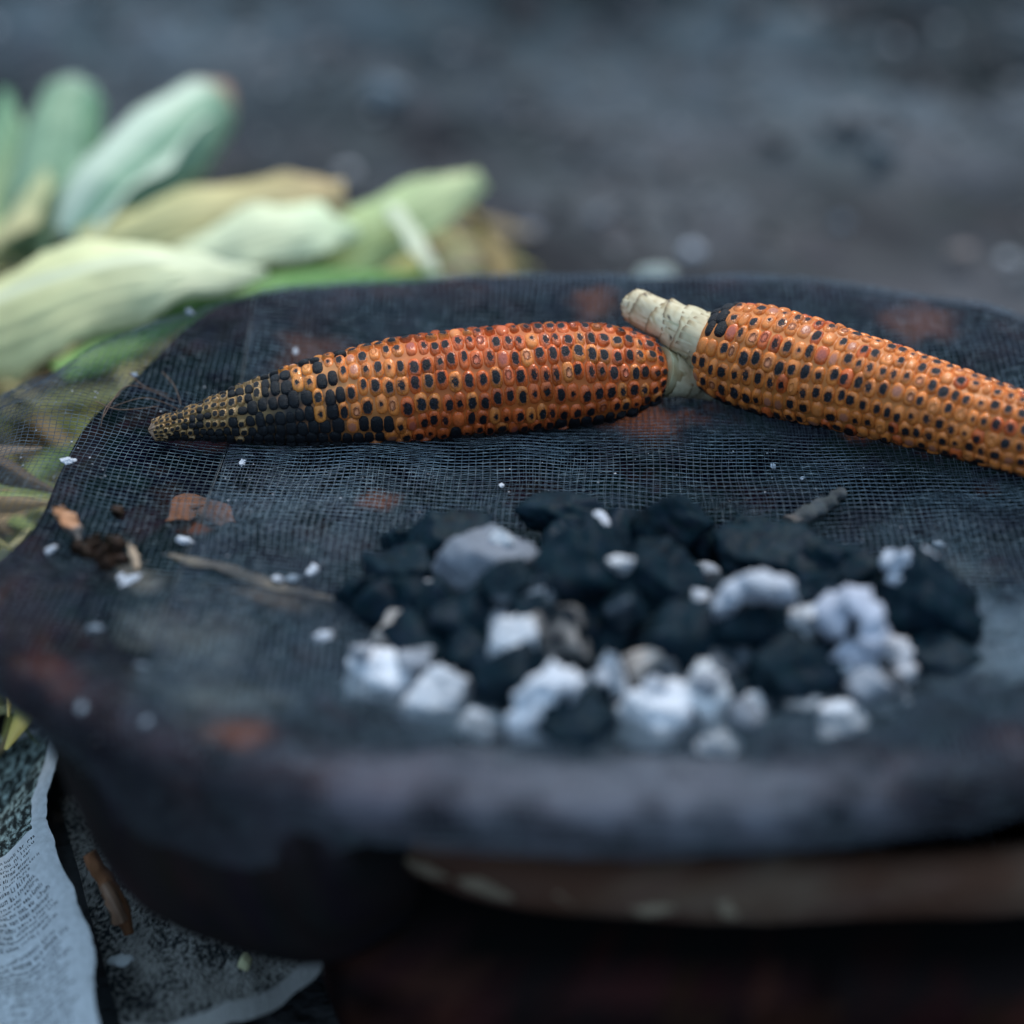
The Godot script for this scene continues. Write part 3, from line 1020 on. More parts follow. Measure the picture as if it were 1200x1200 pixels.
func coals() -> void:
	# [what it is, centre, half size, how much of it is ash, roll, turn, flat faces]
	var white := Color(0.62, 0.635, 0.69)
	var grey := Color(0.18, 0.195, 0.23)
	var dun := Color(0.40, 0.36, 0.34)
	var list := [
		["charcoal", "long black charcoal lump with blunt end beside the slate grey slab", Vector3(-0.0192, 0.0030, 0.0948), Vector3(0.0113, 0.0067, 0.0089), 0.05, 0.35, 0.2, grey],
		["charcoal", "flat slate grey charcoal slab on the heap's outer corner nearest the cob's tip", Vector3(-0.0313, 0.0020, 0.1119), Vector3(0.0111, 0.0063, 0.0085), 0.22, 0.2, -0.5, Color(0.09, 0.12, 0.15)],
		["charcoal", "small black charcoal crumb at the heap's corner under the slate grey slab", Vector3(-0.0432, -0.0030, 0.1166), Vector3(0.0062, 0.0073, 0.0066), 0.0, 0.3, 0.9, grey],
		["charcoal", "small dark charcoal knob behind the slate grey slab", Vector3(-0.0333, -0.0010, 0.0900), Vector3(0.0045, 0.0047, 0.0045), 0.05, 0.1, 0.1, grey],
		["charcoal", "thin flat charcoal flake jutting out at the back under a white ash tip", Vector3(0.0159, 0.0060, 0.0847), Vector3(0.0102, 0.0052, 0.0076), 0.18, -0.1, 0.3, Color(0.08, 0.11, 0.14)],
		["charcoal", "upright rounded dull charcoal lump standing highest at the back", Vector3(0.0464, 0.0060, 0.0921), Vector3(0.0091, 0.0085, 0.0086), 0.2, 0.0, 0.0, Color(0.10, 0.12, 0.17)],
		["charcoal", "big ash grey chunk with jagged pale peak near the slate slab", Vector3(-0.0081, 0.0060, 0.1174), Vector3(0.0145, 0.0097, 0.0119), 0.95, 0.45, -0.3, grey],
		["charcoal", "largest black charcoal lump in the middle of the heap", Vector3(0.0210, 0.0100, 0.1284), Vector3(0.0121, 0.0142, 0.0128), 0.02, 0.2, 0.5, grey],
		["charcoal", "dark smooth charcoal lump in front of the upright rounded one", Vector3(0.0394, 0.0080, 0.1260), Vector3(0.0110, 0.0096, 0.0101), 0.08, -0.3, 0.8, grey],
		["charcoal", "small dark charcoal piece at the back below the charred stick", Vector3(0.0689, 0.0010, 0.0865), Vector3(0.0075, 0.0047, 0.0060), 0.12, 0.15, 0.2, Color(0.08, 0.11, 0.14)],
		["charcoal", "long black charcoal log lying along the back of the heap", Vector3(0.0727, 0.0040, 0.1059), Vector3(0.0136, 0.0069, 0.0101), 0.02, -0.12, 0.1, grey],
		["charcoal", "tall black charcoal block at the outer end under the white ash crust", Vector3(0.1113, 0.0020, 0.1314), Vector3(0.0122, 0.0133, 0.0124), 0.05, 0.15, 0.35, grey],
		["charcoal", "low black charcoal block at the heap's outer end nearest the bare mesh", Vector3(0.1136, -0.0040, 0.1434), Vector3(0.0097, 0.0065, 0.0080), 0.03, -0.1, -0.2, grey],
		["charcoal", "dark lump with grey streak lying on the ash grey chunk", Vector3(-0.0009, 0.0130, 0.1358), Vector3(0.0071, 0.0051, 0.0060), 0.25, 0.3, 0.6, grey],
		["charcoal", "black charcoal chunk between the ash grey chunk and the white rock", Vector3(-0.0196, 0.0020, 0.1340), Vector3(0.0077, 0.0088, 0.0080), 0.08, 0.5, 0.1, grey],
		["charcoal", "brownish grey ashy lump behind the big white rock", Vector3(-0.0303, -0.0020, 0.1356), Vector3(0.0077, 0.0059, 0.0066), 0.8, 0.1, 0.4, dun],
		["ash", "big bright white ash rock at the near corner of the heap", Vector3(-0.0323, -0.0040, 0.1524), Vector3(0.0112, 0.0081, 0.0094), 1.5, 0.15, 0.2, white],
		["ash", "pale grey white ash lump touching the big white rock", Vector3(-0.0188, -0.0040, 0.1643), Vector3(0.0087, 0.0073, 0.0078), 1.4, -0.3, 0.5, Color(0.50, 0.52, 0.57)],
		["ash", "small flat white ash piece at the front below the black wedge", Vector3(-0.0084, -0.0050, 0.1743), Vector3(0.0068, 0.0039, 0.0053), 1.5, 0.0, 0.1, white],
		["charcoal", "black wedge of charcoal with a white ashy top", Vector3(-0.0013, 0.0010, 0.1629), Vector3(0.0094, 0.0096, 0.0093), 0.1, 0.6, -0.5, grey],
		["ash", "slanting strip of white ash on top of the black wedge", Vector3(0.0004, 0.0100, 0.1579), Vector3(0.0069, 0.0052, 0.0059), 1.3, 0.7, 0.2, Color(0.52, 0.53, 0.57)],
		["charcoal", "dark teal charcoal lump in front of the curved white crust", Vector3(0.0170, -0.0010, 0.1806), Vector3(0.0085, 0.0082, 0.0081), 0.05, 0.2, 0.2, grey],
		["charcoal", "greyish brown ash covered lump below the largest black one", Vector3(0.0127, 0.0040, 0.1488), Vector3(0.0093, 0.0079, 0.0084), 0.75, -0.2, 0.5, dun],
		["charcoal", "dark half hidden lump between the ash grey and greyish brown ones", Vector3(0.0041, 0.0080, 0.1416), Vector3(0.0069, 0.0060, 0.0063), 0.2, 0.1, 0.5, grey],
		["ash", "narrow upright piece of pale ash beside the big white heap front", Vector3(0.0272, -0.0000, 0.1630), Vector3(0.0038, 0.0073, 0.0054), 1.2, 0.1, 0.3, Color(0.46, 0.48, 0.53)],
		["ash", "largest white ash rock at the very front of the heap", Vector3(0.0370, -0.0030, 0.1726), Vector3(0.0101, 0.0097, 0.0097), 1.6, 0.1, 0.4, white],
		["ash", "upright column of white ash beside the largest white rock", Vector3(0.0509, -0.0020, 0.1702), Vector3(0.0051, 0.0098, 0.0072), 1.35, 0.15, 0.1, Color(0.56, 0.58, 0.62)],
		["ash", "low white ash nugget at the foot of the white column", Vector3(0.0517, -0.0060, 0.1833), Vector3(0.0063, 0.0039, 0.0050), 1.5, 0.0, 0.6, white],
		["charcoal", "small brownish grey lump above the largest white rock", Vector3(0.0352, 0.0020, 0.1588), Vector3(0.0052, 0.0049, 0.0049), 0.9, 0.2, 0.1, dun],
		["ash", "oval white ash pebble between the white column and the grey strip", Vector3(0.0605, -0.0040, 0.1681), Vector3(0.0060, 0.0044, 0.0051), 1.4, 0.1, 0.1, Color(0.58, 0.60, 0.65)],
		["ash", "pale grey strip of ash along the front edge", Vector3(0.0719, -0.0040, 0.1650), Vector3(0.0083, 0.0042, 0.0061), 1.15, 0.25, 0.1, Color(0.42, 0.45, 0.50)],
		["charcoal", "black rounded lump under the arched ash crust", Vector3(0.0612, 0.0060, 0.1444), Vector3(0.0112, 0.0094, 0.0101), 0.08, -0.2, 0.3, grey],
		["ash", "small whitish ash nugget beside the arched crust's foot", Vector3(0.0784, 0.0080, 0.1450), Vector3(0.0057, 0.0041, 0.0048), 1.2, 0.5, 0.1, Color(0.52, 0.54, 0.59)],
		["ash", "rounded white ash lump below the white ring of ash", Vector3(0.0921, 0.0000, 0.1591), Vector3(0.0049, 0.0054, 0.0051), 1.3, 0.1, 0.2, Color(0.52, 0.55, 0.62)],
		["ash", "pinkish grey ash slab leaning at the near end of the heap", Vector3(0.0980, -0.0040, 0.1611), Vector3(0.0070, 0.0052, 0.0060), 1.2, 0.4, 0.1, Color(0.42, 0.40, 0.42)],
		["ash", "white ash lump at the front end, apart from the others", Vector3(0.0854, -0.0050, 0.1713), Vector3(0.0073, 0.0049, 0.0060), 1.5, 0.0, 0.3, white],
		["ash", "tiny white ash crumb at the foot of the front end lump", Vector3(0.0813, -0.0070, 0.1768), Vector3(0.0033, 0.0028, 0.0030), 1.4, 0.0, 0.3, Color(0.55, 0.57, 0.62)],
		["charcoal", "black lump in the middle below the dark smooth one", Vector3(0.0465, 0.0040, 0.1537), Vector3(0.0106, 0.0104, 0.0103), 0.03, 0.3, 0.2, grey],
		["charcoal", "broad black charcoal chunk between the arch and the pale strip", Vector3(0.0745, 0.0010, 0.1549), Vector3(0.0117, 0.0078, 0.0096), 0.04, -0.15, 0.4, grey],
		["charcoal", "dark charcoal piece behind the white ring of ash", Vector3(0.0989, 0.0010, 0.1139), Vector3(0.0084, 0.0066, 0.0073), 0.06, 0.2, 0.1, grey],
		["ash", "tiny white ash nugget perched between the two big dark lumps", Vector3(0.0290, 0.0200, 0.1358), Vector3(0.0030, 0.0026, 0.0027), 1.4, 0.0, 0.2, Color(0.55, 0.55, 0.58)],
		["charcoal", "dark teal lump squeezed behind the pale grey white lump", Vector3(-0.0118, 0.0010, 0.1493), Vector3(0.0064, 0.0069, 0.0065), 0.12, 0.2, 0.6, grey],
		["ash", "pale grey ash smear lump beside the largest black lump", Vector3(0.0092, 0.0100, 0.1388), Vector3(0.0051, 0.0063, 0.0055), 1.0, 0.5, 0.3, Color(0.30, 0.33, 0.38)],
		["charcoal", "small dark piece with pale speck in front of the upright rounded lump", Vector3(0.0295, 0.0120, 0.1462), Vector3(0.0057, 0.0052, 0.0053), 0.3, 0.1, 0.2, grey],
		["charcoal", "dark lump between long log and tall end block", Vector3(0.0937, 0.0000, 0.1314), Vector3(0.0105, 0.0086, 0.0094), 0.03, 0.1, 0.7, grey],
		["charcoal", "flat topped black charcoal block beyond the long log, near the end block", Vector3(0.0888, 0.0030, 0.1089), Vector3(0.0097, 0.0061, 0.0077), 0.05, 0.1, 0.5, grey],
		["charcoal", "black filler lump low behind the white column", Vector3(0.0638, -0.0040, 0.1516), Vector3(0.0103, 0.0077, 0.0088), 0.03, 0.1, 0.2, grey],
		["charcoal", "black lump low between black wedge and largest white rock", Vector3(0.0228, -0.0060, 0.1535), Vector3(0.0091, 0.0079, 0.0083), 0.06, 0.1, 0.2, grey],
		["charcoal", "ashy grey bar across the gap beside the narrow pale piece", Vector3(0.0117, -0.0020, 0.1593), Vector3(0.0056, 0.0047, 0.0051), 0.9, 0.3, 0.2, grey],
	]
	for i in list.size():
		var e: Array = list[i]
		var soft: bool = e[0] == "ash"
		var sd := i + 3
		var ash: float = e[4] - (0.42 if soft else 0.0)
		var pale: Color = e[7]
		var half: Vector3 = e[3]
		var m := lump(sd, half * (1.14 if not soft else 1.06), 8 if soft else 7, 15.0 if soft else 45.0, 0.24 if soft else 0.16, func(p, d, q): return coal_tint(p, d, sd, ash + (0.16 if not soft and i % 3 == 0 else 0.0), pale), 22, 32)
		var o := put("ash_piece" if soft else "charcoal_lump", m, M.ash if soft or ash > 0.7 else M.coal)
		o.position = e[2]
		o.rotation = Vector3(0, e[6] * 0.8, e[5] * 0.8)
		tag(o, e[1], "ash" if soft else "charcoal", "white ash pieces in the heap" if soft else "charcoal lumps in the heap")

	# the small stuff between them
	var short := ["blunt black lump", "slate grey slab", "corner crumb", "dark knob", "flat flake", "upright rounded lump", "ash grey chunk", "largest black lump", "dark smooth lump", "small back piece", "long black log", "tall end block", "low end block", "grey streaked lump", "black corner chunk", "brownish grey lump", "big white rock", "pale grey white lump", "flat white piece", "black wedge", "slanting ash strip", "dark teal lump", "greyish brown lump", "half hidden lump", "narrow ash piece", "largest white rock", "white ash column", "low white nugget", "small brownish lump", "oval white pebble", "pale ash strip", "black lump under the arched crust", "whitish nugget", "lump below the ash ring", "pinkish ash slab", "front end white lump", "tiny front crumb", "middle black lump", "broad black chunk", "piece behind the ash ring", "perched white nugget", "squeezed teal lump", "pale ash smear", "speckled dark piece", "lump before the end block", "flat topped block", "low lump behind the white column", "low lump before the largest white rock", "ashy grey bar"]
	var used := {}
	for i in 130:
		var soft := i % 5 == 0
		var a := rng.randf() * TAU
		var q := sqrt(rng.randf())
		var at := Vector3(0.0385 + cos(a) * q * 0.083, 0, 0.1275 + sin(a) * q * 0.040)
		if soft:
			at.z += 0.012
		at.y = inner(Vector2(at.x, at.z), sup(Vector2(at.x, at.z))) + rng.randf_range(0.002, 0.007) + 0.015 * (1.0 - q)
		var z := rng.randf_range(0.0045, 0.0095) * (0.6 if soft else 1.0)
		var sd := 900 + i
		var fade := rng.randf_range(0.45, 0.95)
		var ash := rng.randf_range(1.0, 1.4) if soft else rng.randf_range(0.0, 0.42)
		var m := lump(sd, Vector3(z * rng.randf_range(0.8, 1.5), z * rng.randf_range(0.6, 1.0), z), 7, 40.0, 0.14, func(p, d, qq): return coal_tint(p, d, sd, ash, grey if not soft else Color(0.46, 0.48, 0.54) * fade), 12, 18)
		var best := 0
		for n in list.size():
			if (list[n][2] - at).length() < (list[best][2] - at).length():
				best = n
		var gap: Vector3 = at - list[best][2]
		var where: String = ("just in front of the " if gap.z > 0 else "just behind the ") if absf(gap.z) > absf(gap.x) else ("on the pointed cob's side of the " if gap.x < 0 else "on the slanting cob's side of the ")
		var label: String = ("pale ash crumb " if soft else "angular charcoal chip ") + where + short[best]
		if used.has(label):
			continue
		used[label] = true
		var o := put("ash_piece" if soft else "charcoal_chip", m, M.ash if soft else M.coal)
		o.position = at
		o.rotation = Vector3(rng.randf_range(-0.6, 0.6), rng.randf() * 6.0, rng.randf_range(-0.6, 0.6))
		if soft:
			tag(o, label, "ash", "small ash crumbs in the heap")
		else:
			tag(o, label, "charcoal", "small charcoal chips in the heap")

	# crusts of ash that have kept the round of a burnt stick
	var crust := func(path: Array, radii: Array, k: Color, label: String, sd: float) -> void:
		var o := put("ash_crust", sweep(path, radii, 26, 12, func(p, t, a): return k * (1.0 + 0.35 * mid.get_noise_3d(p.x, p.y, p.z) + 0.2 * fine.get_noise_3d(p.x, p.y, p.z)), 0.0046, sd, 0.8), M.ash)
		tag(o, label, "ash", "curved crusts of ash in the heap")
	crust.call([Vector3(0.0526, 0.0100, 0.1473), Vector3(0.0566, 0.0170, 0.1490), Vector3(0.0623, 0.0210, 0.1486), Vector3(0.0684, 0.0210, 0.1478), Vector3(0.0733, 0.0140, 0.1426)], [0.0028, 0.0036, 0.0042, 0.0042, 0.0036], Color(0.42, 0.44, 0.50), "arched grey white crust of ash over the black rounded lump", 2.0)
	crust.call([Vector3(0.0860, 0.0080, 0.1533), Vector3(0.0851, 0.0140, 0.1493), Vector3(0.0897, 0.0170, 0.1473), Vector3(0.0935, 0.0150, 0.1533), Vector3(0.0935, 0.0090, 0.1564), Vector3(0.0899, 0.0040, 0.1562), Vector3(0.0860, 0.0060, 0.1543)], [0.0042, 0.0044, 0.0040, 0.0038, 0.0042, 0.0046, 0.0044], Color(0.40, 0.42, 0.50), "ring of white ash with a small hollow, near the outer end", 5.0)
	crust.call([Vector3(0.0048, -0.0040, 0.1838), Vector3(0.0039, 0.0020, 0.1796), Vector3(0.0074, 0.0080, 0.1761), Vector3(0.0130, 0.0100, 0.1752), Vector3(0.0177, 0.0090, 0.1775)], [0.0038, 0.0044, 0.0044, 0.0040, 0.0034], Color(0.56, 0.58, 0.64), "tall curved white crust of ash hooked over the dark teal front lump", 9.0)
	crust.call([Vector3(0.0993, 0.0020, 0.1458), Vector3(0.1011, 0.0030, 0.1514), Vector3(0.1020, 0.0000, 0.1559), Vector3(0.1004, -0.0040, 0.1596)], [0.003, 0.0034, 0.0036, 0.003], Color(0.46, 0.46, 0.50), "bent grey white crust of ash in front of the low end block", 12.0)
	# thick white crust on the end block: several blisters of ash
	var top := thing("ash_crust", Vector3(0.1104, 0.0120, 0.1254), "cracked white crust of ash capping the tall end block", "ash", "curved crusts of ash in the heap")
	var o0 := top.position
	var blobs := [[Vector3(0.1048, 0.0130, 0.1243), 0.0042], [Vector3(0.1079, 0.0150, 0.1276), 0.0046], [Vector3(0.1125, 0.0150, 0.1249), 0.0042], [Vector3(0.1138, 0.0120, 0.1272), 0.0036], [Vector3(0.1161, 0.0090, 0.1268), 0.0034], [Vector3(0.1066, 0.0110, 0.1291), 0.0044], [Vector3(0.1095, 0.0100, 0.1319), 0.0038]]
	for i in blobs.size():
		var b: Array = blobs[i]
		var m := put("blister", lump(200 + i, Vector3.ONE * float(b[1]), 8, 7.0, 0.3, func(p, d, q): return Color(0.40, 0.43, 0.50) * (1.0 + 0.3 * fine.get_noise_3d(p.x, p.y, p.z))), M.ash, top)
		m.position = b[0] - o0
	var tipp := put("ash_piece", lump(301, Vector3(0.0036, 0.0062, 0.0036), 9, 8.0, 0.2, func(p, d, q): return Color(0.68, 0.70, 0.78)), M.ash)
	tipp.position = Vector3(0.0251, 0.0120, 0.1042)
	tag(tipp, "bright upright white ash tip standing at the back of the heap", "ash", "white ash pieces in the heap")
	var peak := put("ash_piece", lump(305, Vector3(0.0032, 0.0044, 0.003), 8, 10.0, 0.35, func(p, d, q): return Color(0.5, 0.52, 0.56)), M.ash)
	peak.position = Vector3(-0.0028, 0.0150, 0.1158)
	tag(peak, "small jagged pale ash peak on top of the ash grey chunk", "ash", "white ash pieces in the heap")


func debris() -> void:
	var char_tint := func(p: Vector3, t: float, a: float) -> Color: return Color(0.055, 0.062, 0.068) * (1.0 + 0.6 * fine.get_noise_3d(p.x * 2.0, p.y * 2.0, p.z * 0.5)) + Color(0.05, 0.03, 0.02, 0) * (1.0 - smoothstep(0.0, 0.3, t))
	var s := put("charred_stick", sweep([Vector3(0.0824, -0.0015, 0.0783), Vector3(0.0880, -0.0002, 0.0735), Vector3(0.0933, 0.0004, 0.0695), Vector3(0.1001, 0.0008, 0.0619)], [0.0030, 0.0029, 0.0024, 0.0016], 26, 12, char_tint, 0.0022, 1.0, 0.7), M.bark)
	tag(s, "short charred stick slanting on the wire cloth behind the charcoal heap", "stick")
	var brown := func(p: Vector3, t: float, a: float) -> Color: return Color(0.30, 0.15, 0.07).lerp(Color(0.10, 0.06, 0.04), clampf(fine.get_noise_3d(p.x * 2.0, p.y * 2.0, p.z * 2.0) + 0.3, 0, 1))
	# a curled chip of dry husk with a dark lower half
	var chip := put("husk_chip", leaf([Vector3(-0.1313, 0.0126, 0.0927), Vector3(-0.1293, 0.0103, 0.0946), Vector3(-0.1266, 0.0079, 0.0973), Vector3(-0.1247, 0.0052, 0.0984)], [0.005, 0.0085, 0.0085, 0.004], [0.5, 0.5], 1.0, func(p, t, q): return Color(0.46, 0.22, 0.11).lerp(Color(0.14, 0.12, 0.11), smoothstep(0.55, 0.7, t))), M.leaf)
	tag(chip, "curled tan chip of dry husk with dark lower half on the cloth", "husk chip")
	var curl := put("husk_chip", leaf([Vector3(-0.1087, 0.0063, 0.1031), Vector3(-0.1077, 0.0052, 0.1070), Vector3(-0.1065, 0.0031, 0.1101)], [0.003, 0.005, 0.003], [1.0, 1.0], 0.9, func(p, t, q): return Color(0.42, 0.31, 0.22)), M.leaf)
	tag(curl, "small upright pale curl of husk at the edge of the dust patch", "husk chip")
	# the rusty scrap that shows through the cloth
	var scrap := put("rusty_scrap", leaf([Vector3(-0.1013, -0.0039, 0.0711), Vector3(-0.0998, -0.0032, 0.0590), Vector3(-0.0923, -0.0038, 0.0610), Vector3(-0.0851, -0.0049, 0.0704)], [0.010, 0.015, 0.013, 0.006], [0.25, 0.1], -0.7, func(p, t, q): return Color(0.20, 0.085, 0.045).lerp(Color(0.10, 0.055, 0.04), clampf(0.3 + mid.get_noise_3d(p.x, p.y, p.z) * 1.6, 0, 1))), M.flake)
	tag(scrap, "rust brown curved scrap showing through the wire cloth beside the fold", "metal scrap")
	var bark := put("dust_edge_strip", leaf([Vector3(-0.0983, 0.0001, 0.0976), Vector3(-0.0829, 0.0003, 0.1035), Vector3(-0.0650, -0.0010, 0.1125), Vector3(-0.0499, -0.0032, 0.1162)], [0.004, 0.009, 0.007, 0.003], [0.5, 0.2], -0.6, func(p, t, q): return Color(0.14, 0.12, 0.10).lerp(Color(0.06, 0.06, 0.062), clampf(0.5 + mid.get_noise_3d(p.x, p.y, p.z) * 1.6, 0, 1)), 0.0003), M.flake)  # strip added to stand for the edge of a dust patch
	tag(bark, "long dusty brown strip added for the dust patch edge left of the charcoal heap", "dust strip")
	# crumbs of burnt husk between the chip and the curl
	var dark := [[92, 640], [104, 646], [118, 650], [130, 640], [140, 652], [112, 636], [126, 660]]
	var places := [Vector3(-0.1243, 0.0046, 0.1013), Vector3(-0.1211, 0.0041, 0.1033), Vector3(-0.1170, 0.0040, 0.1041), Vector3(-0.1146, 0.0031, 0.0987), Vector3(-0.1113, 0.0027, 0.1047), Vector3(-0.1201, 0.0041, 0.0976), Vector3(-0.1145, 0.0032, 0.1084), Vector3(-0.1163, 0.0034, 0.0786)]
	var heap := thing("burnt_crumbs", places[2], "small dark brown pile of burnt crumbs beside the curled tan chip", "crumbs")
	for i in places.size():
		var m := put("crumb", lump(400 + i, Vector3(rng.randf_range(0.002, 0.0042), rng.randf_range(0.0012, 0.0026), rng.randf_range(0.002, 0.0035)), 8, 9.0, 0.4, func(p, d, q): return Color(0.030, 0.018, 0.013) * (1.0 + fine.get_noise_3d(p.x, p.y, p.z))), M.coal, heap)
		m.position = places[i] - heap.position
		m.rotation = Vector3(rng.randf() * 3, rng.randf() * 3, 0)
	# flecks of white ash
	var flecks := [
		["round bright white ash fleck alone on the cloth beside the heap's corner", Vector3(-0.0516, -0.0018, 0.1375), 0.0026],
		["white ash fleck below the pale husk curl", Vector3(-0.1073, 0.0022, 0.1149), 0.0022],
		["smaller ash fleck just left of the fleck below the husk curl", Vector3(-0.1098, 0.0025, 0.1136), 0.0012],
		["bluish ash fleck near the basin's corner by the dust patch", Vector3(-0.1120, 0.0041, 0.1423), 0.0019],
		["dull ash fleck on the dusty patch nearest the near rim", Vector3(-0.0971, 0.0037, 0.1597), 0.0012],
		["tiny ash fleck below the curled tan chip", Vector3(-0.1311, 0.0054, 0.1035), 0.0016],
		["faint blurred ash fleck over the near rim's corner", Vector3(-0.0918, 0.0043, 0.1858), 0.0014],
		["very faint ash fleck lowest on the basin's corner", Vector3(-0.1092, 0.0046, 0.1803), 0.0012],
		["white ash fleck on the far end of the dusty strip", Vector3(-0.0661, 0.0005, 0.1112), 0.0016],
		["bluish white ash fleck next to the one on the dusty strip", Vector3(-0.0618, 0.0002, 0.1109), 0.0018],
		["thin ash flake at the end of the dusty strip", Vector3(-0.0571, -0.0011, 0.1041), 0.0020],
		["flat white ash speck on the cloth between rim and cob tip", Vector3(-0.1351, 0.0068, 0.0534), 0.0018],
		["pale ash fleck under the cloth fold beside the rusty scrap", Vector3(-0.0953, 0.0005, 0.0905), 0.0022],
		["pale bluish crumb on the far rim above the hair tangle", Vector3(-0.1233, 0.0082, -0.0023), 0.0016],
		["pinkish white crumb on the cloth behind the cob's shoulder", Vector3(-0.0730, 0.0045, -0.0279), 0.0013],
		["small blue grey crumb on the far rim's corner", Vector3(-0.1107, 0.0113, -0.0447), 0.0018],
		["tiny white ash fleck on the cloth in front of the slanting cob", Vector3(0.0811, -0.0007, 0.0430), 0.0010],
		["hair thin ash flake on the cloth beyond the charred stick", Vector3(0.0893, -0.0010, 0.0501), 0.0008],
		["small pale fleck on the bare cloth between the cob and the heap", Vector3(-0.0031, -0.0012, 0.0545), 0.0009],
		["pale peeled skin scrap on the cloth before the cob's tip", Vector3(-0.0837, 0.0004, 0.0429), 0.0012],
		["bluish fleck on the bare cloth past the end block", Vector3(0.1248, -0.0022, 0.0879), 0.0014],
	]
	for i in flecks.size():
		var f: Array = flecks[i]
		var z: float = f[2]
		var fk: Color = Color(0.22, 0.26, 0.31) if "faint" in f[0] or "dull" in f[0] or "blu" in f[0] else Color(0.50, 0.52, 0.58)
		var m := put("ash_fleck", lump(500 + i, Vector3(z * 1.2, z * 0.4, z * 0.75), 6, 14.0, 0.8, func(p, d, q): return fk), M.ash)
		m.position = f[1]
		m.rotation = Vector3(rng.randf_range(-0.4, 0.4), rng.randf() * 6, rng.randf_range(-0.4, 0.4))
		tag(m, f[0], "ash fleck", "flecks of ash on the wire cloth")
	# dust too fine to count
	var mm := MultiMesh.new()
	mm.transform_format = MultiMesh.TRANSFORM_3D
	mm.use_colors = true
	mm.mesh = lump(9, Vector3.ONE, 7, 9.0, 0.3, func(p, d, q): return Color.WHITE, 5, 7)
	mm.instance_count = 900
	for i in mm.instance_count:
		var p := Vector2(rng.randf_range(-0.15, 0.2), rng.randf_range(-0.06, 0.2))
		var z := rng.randf_range(0.00015, 0.00045)
		mm.set_instance_transform(i, Transform3D(Basis.from_euler(Vector3(rng.randf() * 6, rng.randf() * 6, 0)).scaled(Vector3(z, z * 0.5, z)), surf(p, 0.0007)))
		var k := rng.randf_range(0.04, 0.45)
		mm.set_instance_color(i, Color(k, k, k * 1.08))
	var mi := MultiMeshInstance3D.new()
	mi.name = "ash_dust"
	mi.multimesh = mm
	mi.material_override = M.ash
	mi.set_meta("kind", "stuff")
	tag(mi, "fine specks of ash and soot scattered over the wire cloth", "ash dust")
	add_child(mi)
	# the hairs by the cob's tip
	var hair := thing("hair_tangle", Vector3(-0.1201, 0.0066, 0.0069), "tangle of thin brown corn silk hairs on the cloth by the cob tip", "corn silk")
	var ends := [[Vector3(-0.1293, 0.0070, 0.0257), Vector3(-0.1236, 0.0100, 0.0089), Vector3(-0.1087, 0.0051, 0.0101)], [Vector3(-0.1282, 0.0072, 0.0190), Vector3(-0.1163, 0.0100, 0.0174), Vector3(-0.1056, 0.0042, 0.0154)], [Vector3(-0.1330, 0.0081, 0.0160), Vector3(-0.1240, 0.0091, 0.0239), Vector3(-0.1129, 0.0064, 0.0163)], [Vector3(-0.1151, 0.0071, -0.0070), Vector3(-0.1095, 0.0078, 0.0044), Vector3(-0.1066, 0.0046, 0.0115)], [Vector3(-0.1257, 0.0085, -0.0041), Vector3(-0.1186, 0.0101, 0.0090), Vector3(-0.1118, 0.0051, 0.0053)], [Vector3(-0.1290, 0.0067, 0.0309), Vector3(-0.1278, 0.0108, 0.0259), Vector3(-0.1264, 0.0075, 0.0099)]]
	for e in ends:
		var path: Array = []
		for p in e:
			path.append(p - hair.position)
		put("hair", sweep(path, [0.00017, 0.00015], 18, 5, func(p, t, a): return Color(0.15, 0.10, 0.075), 0.001), M.hair, hair)


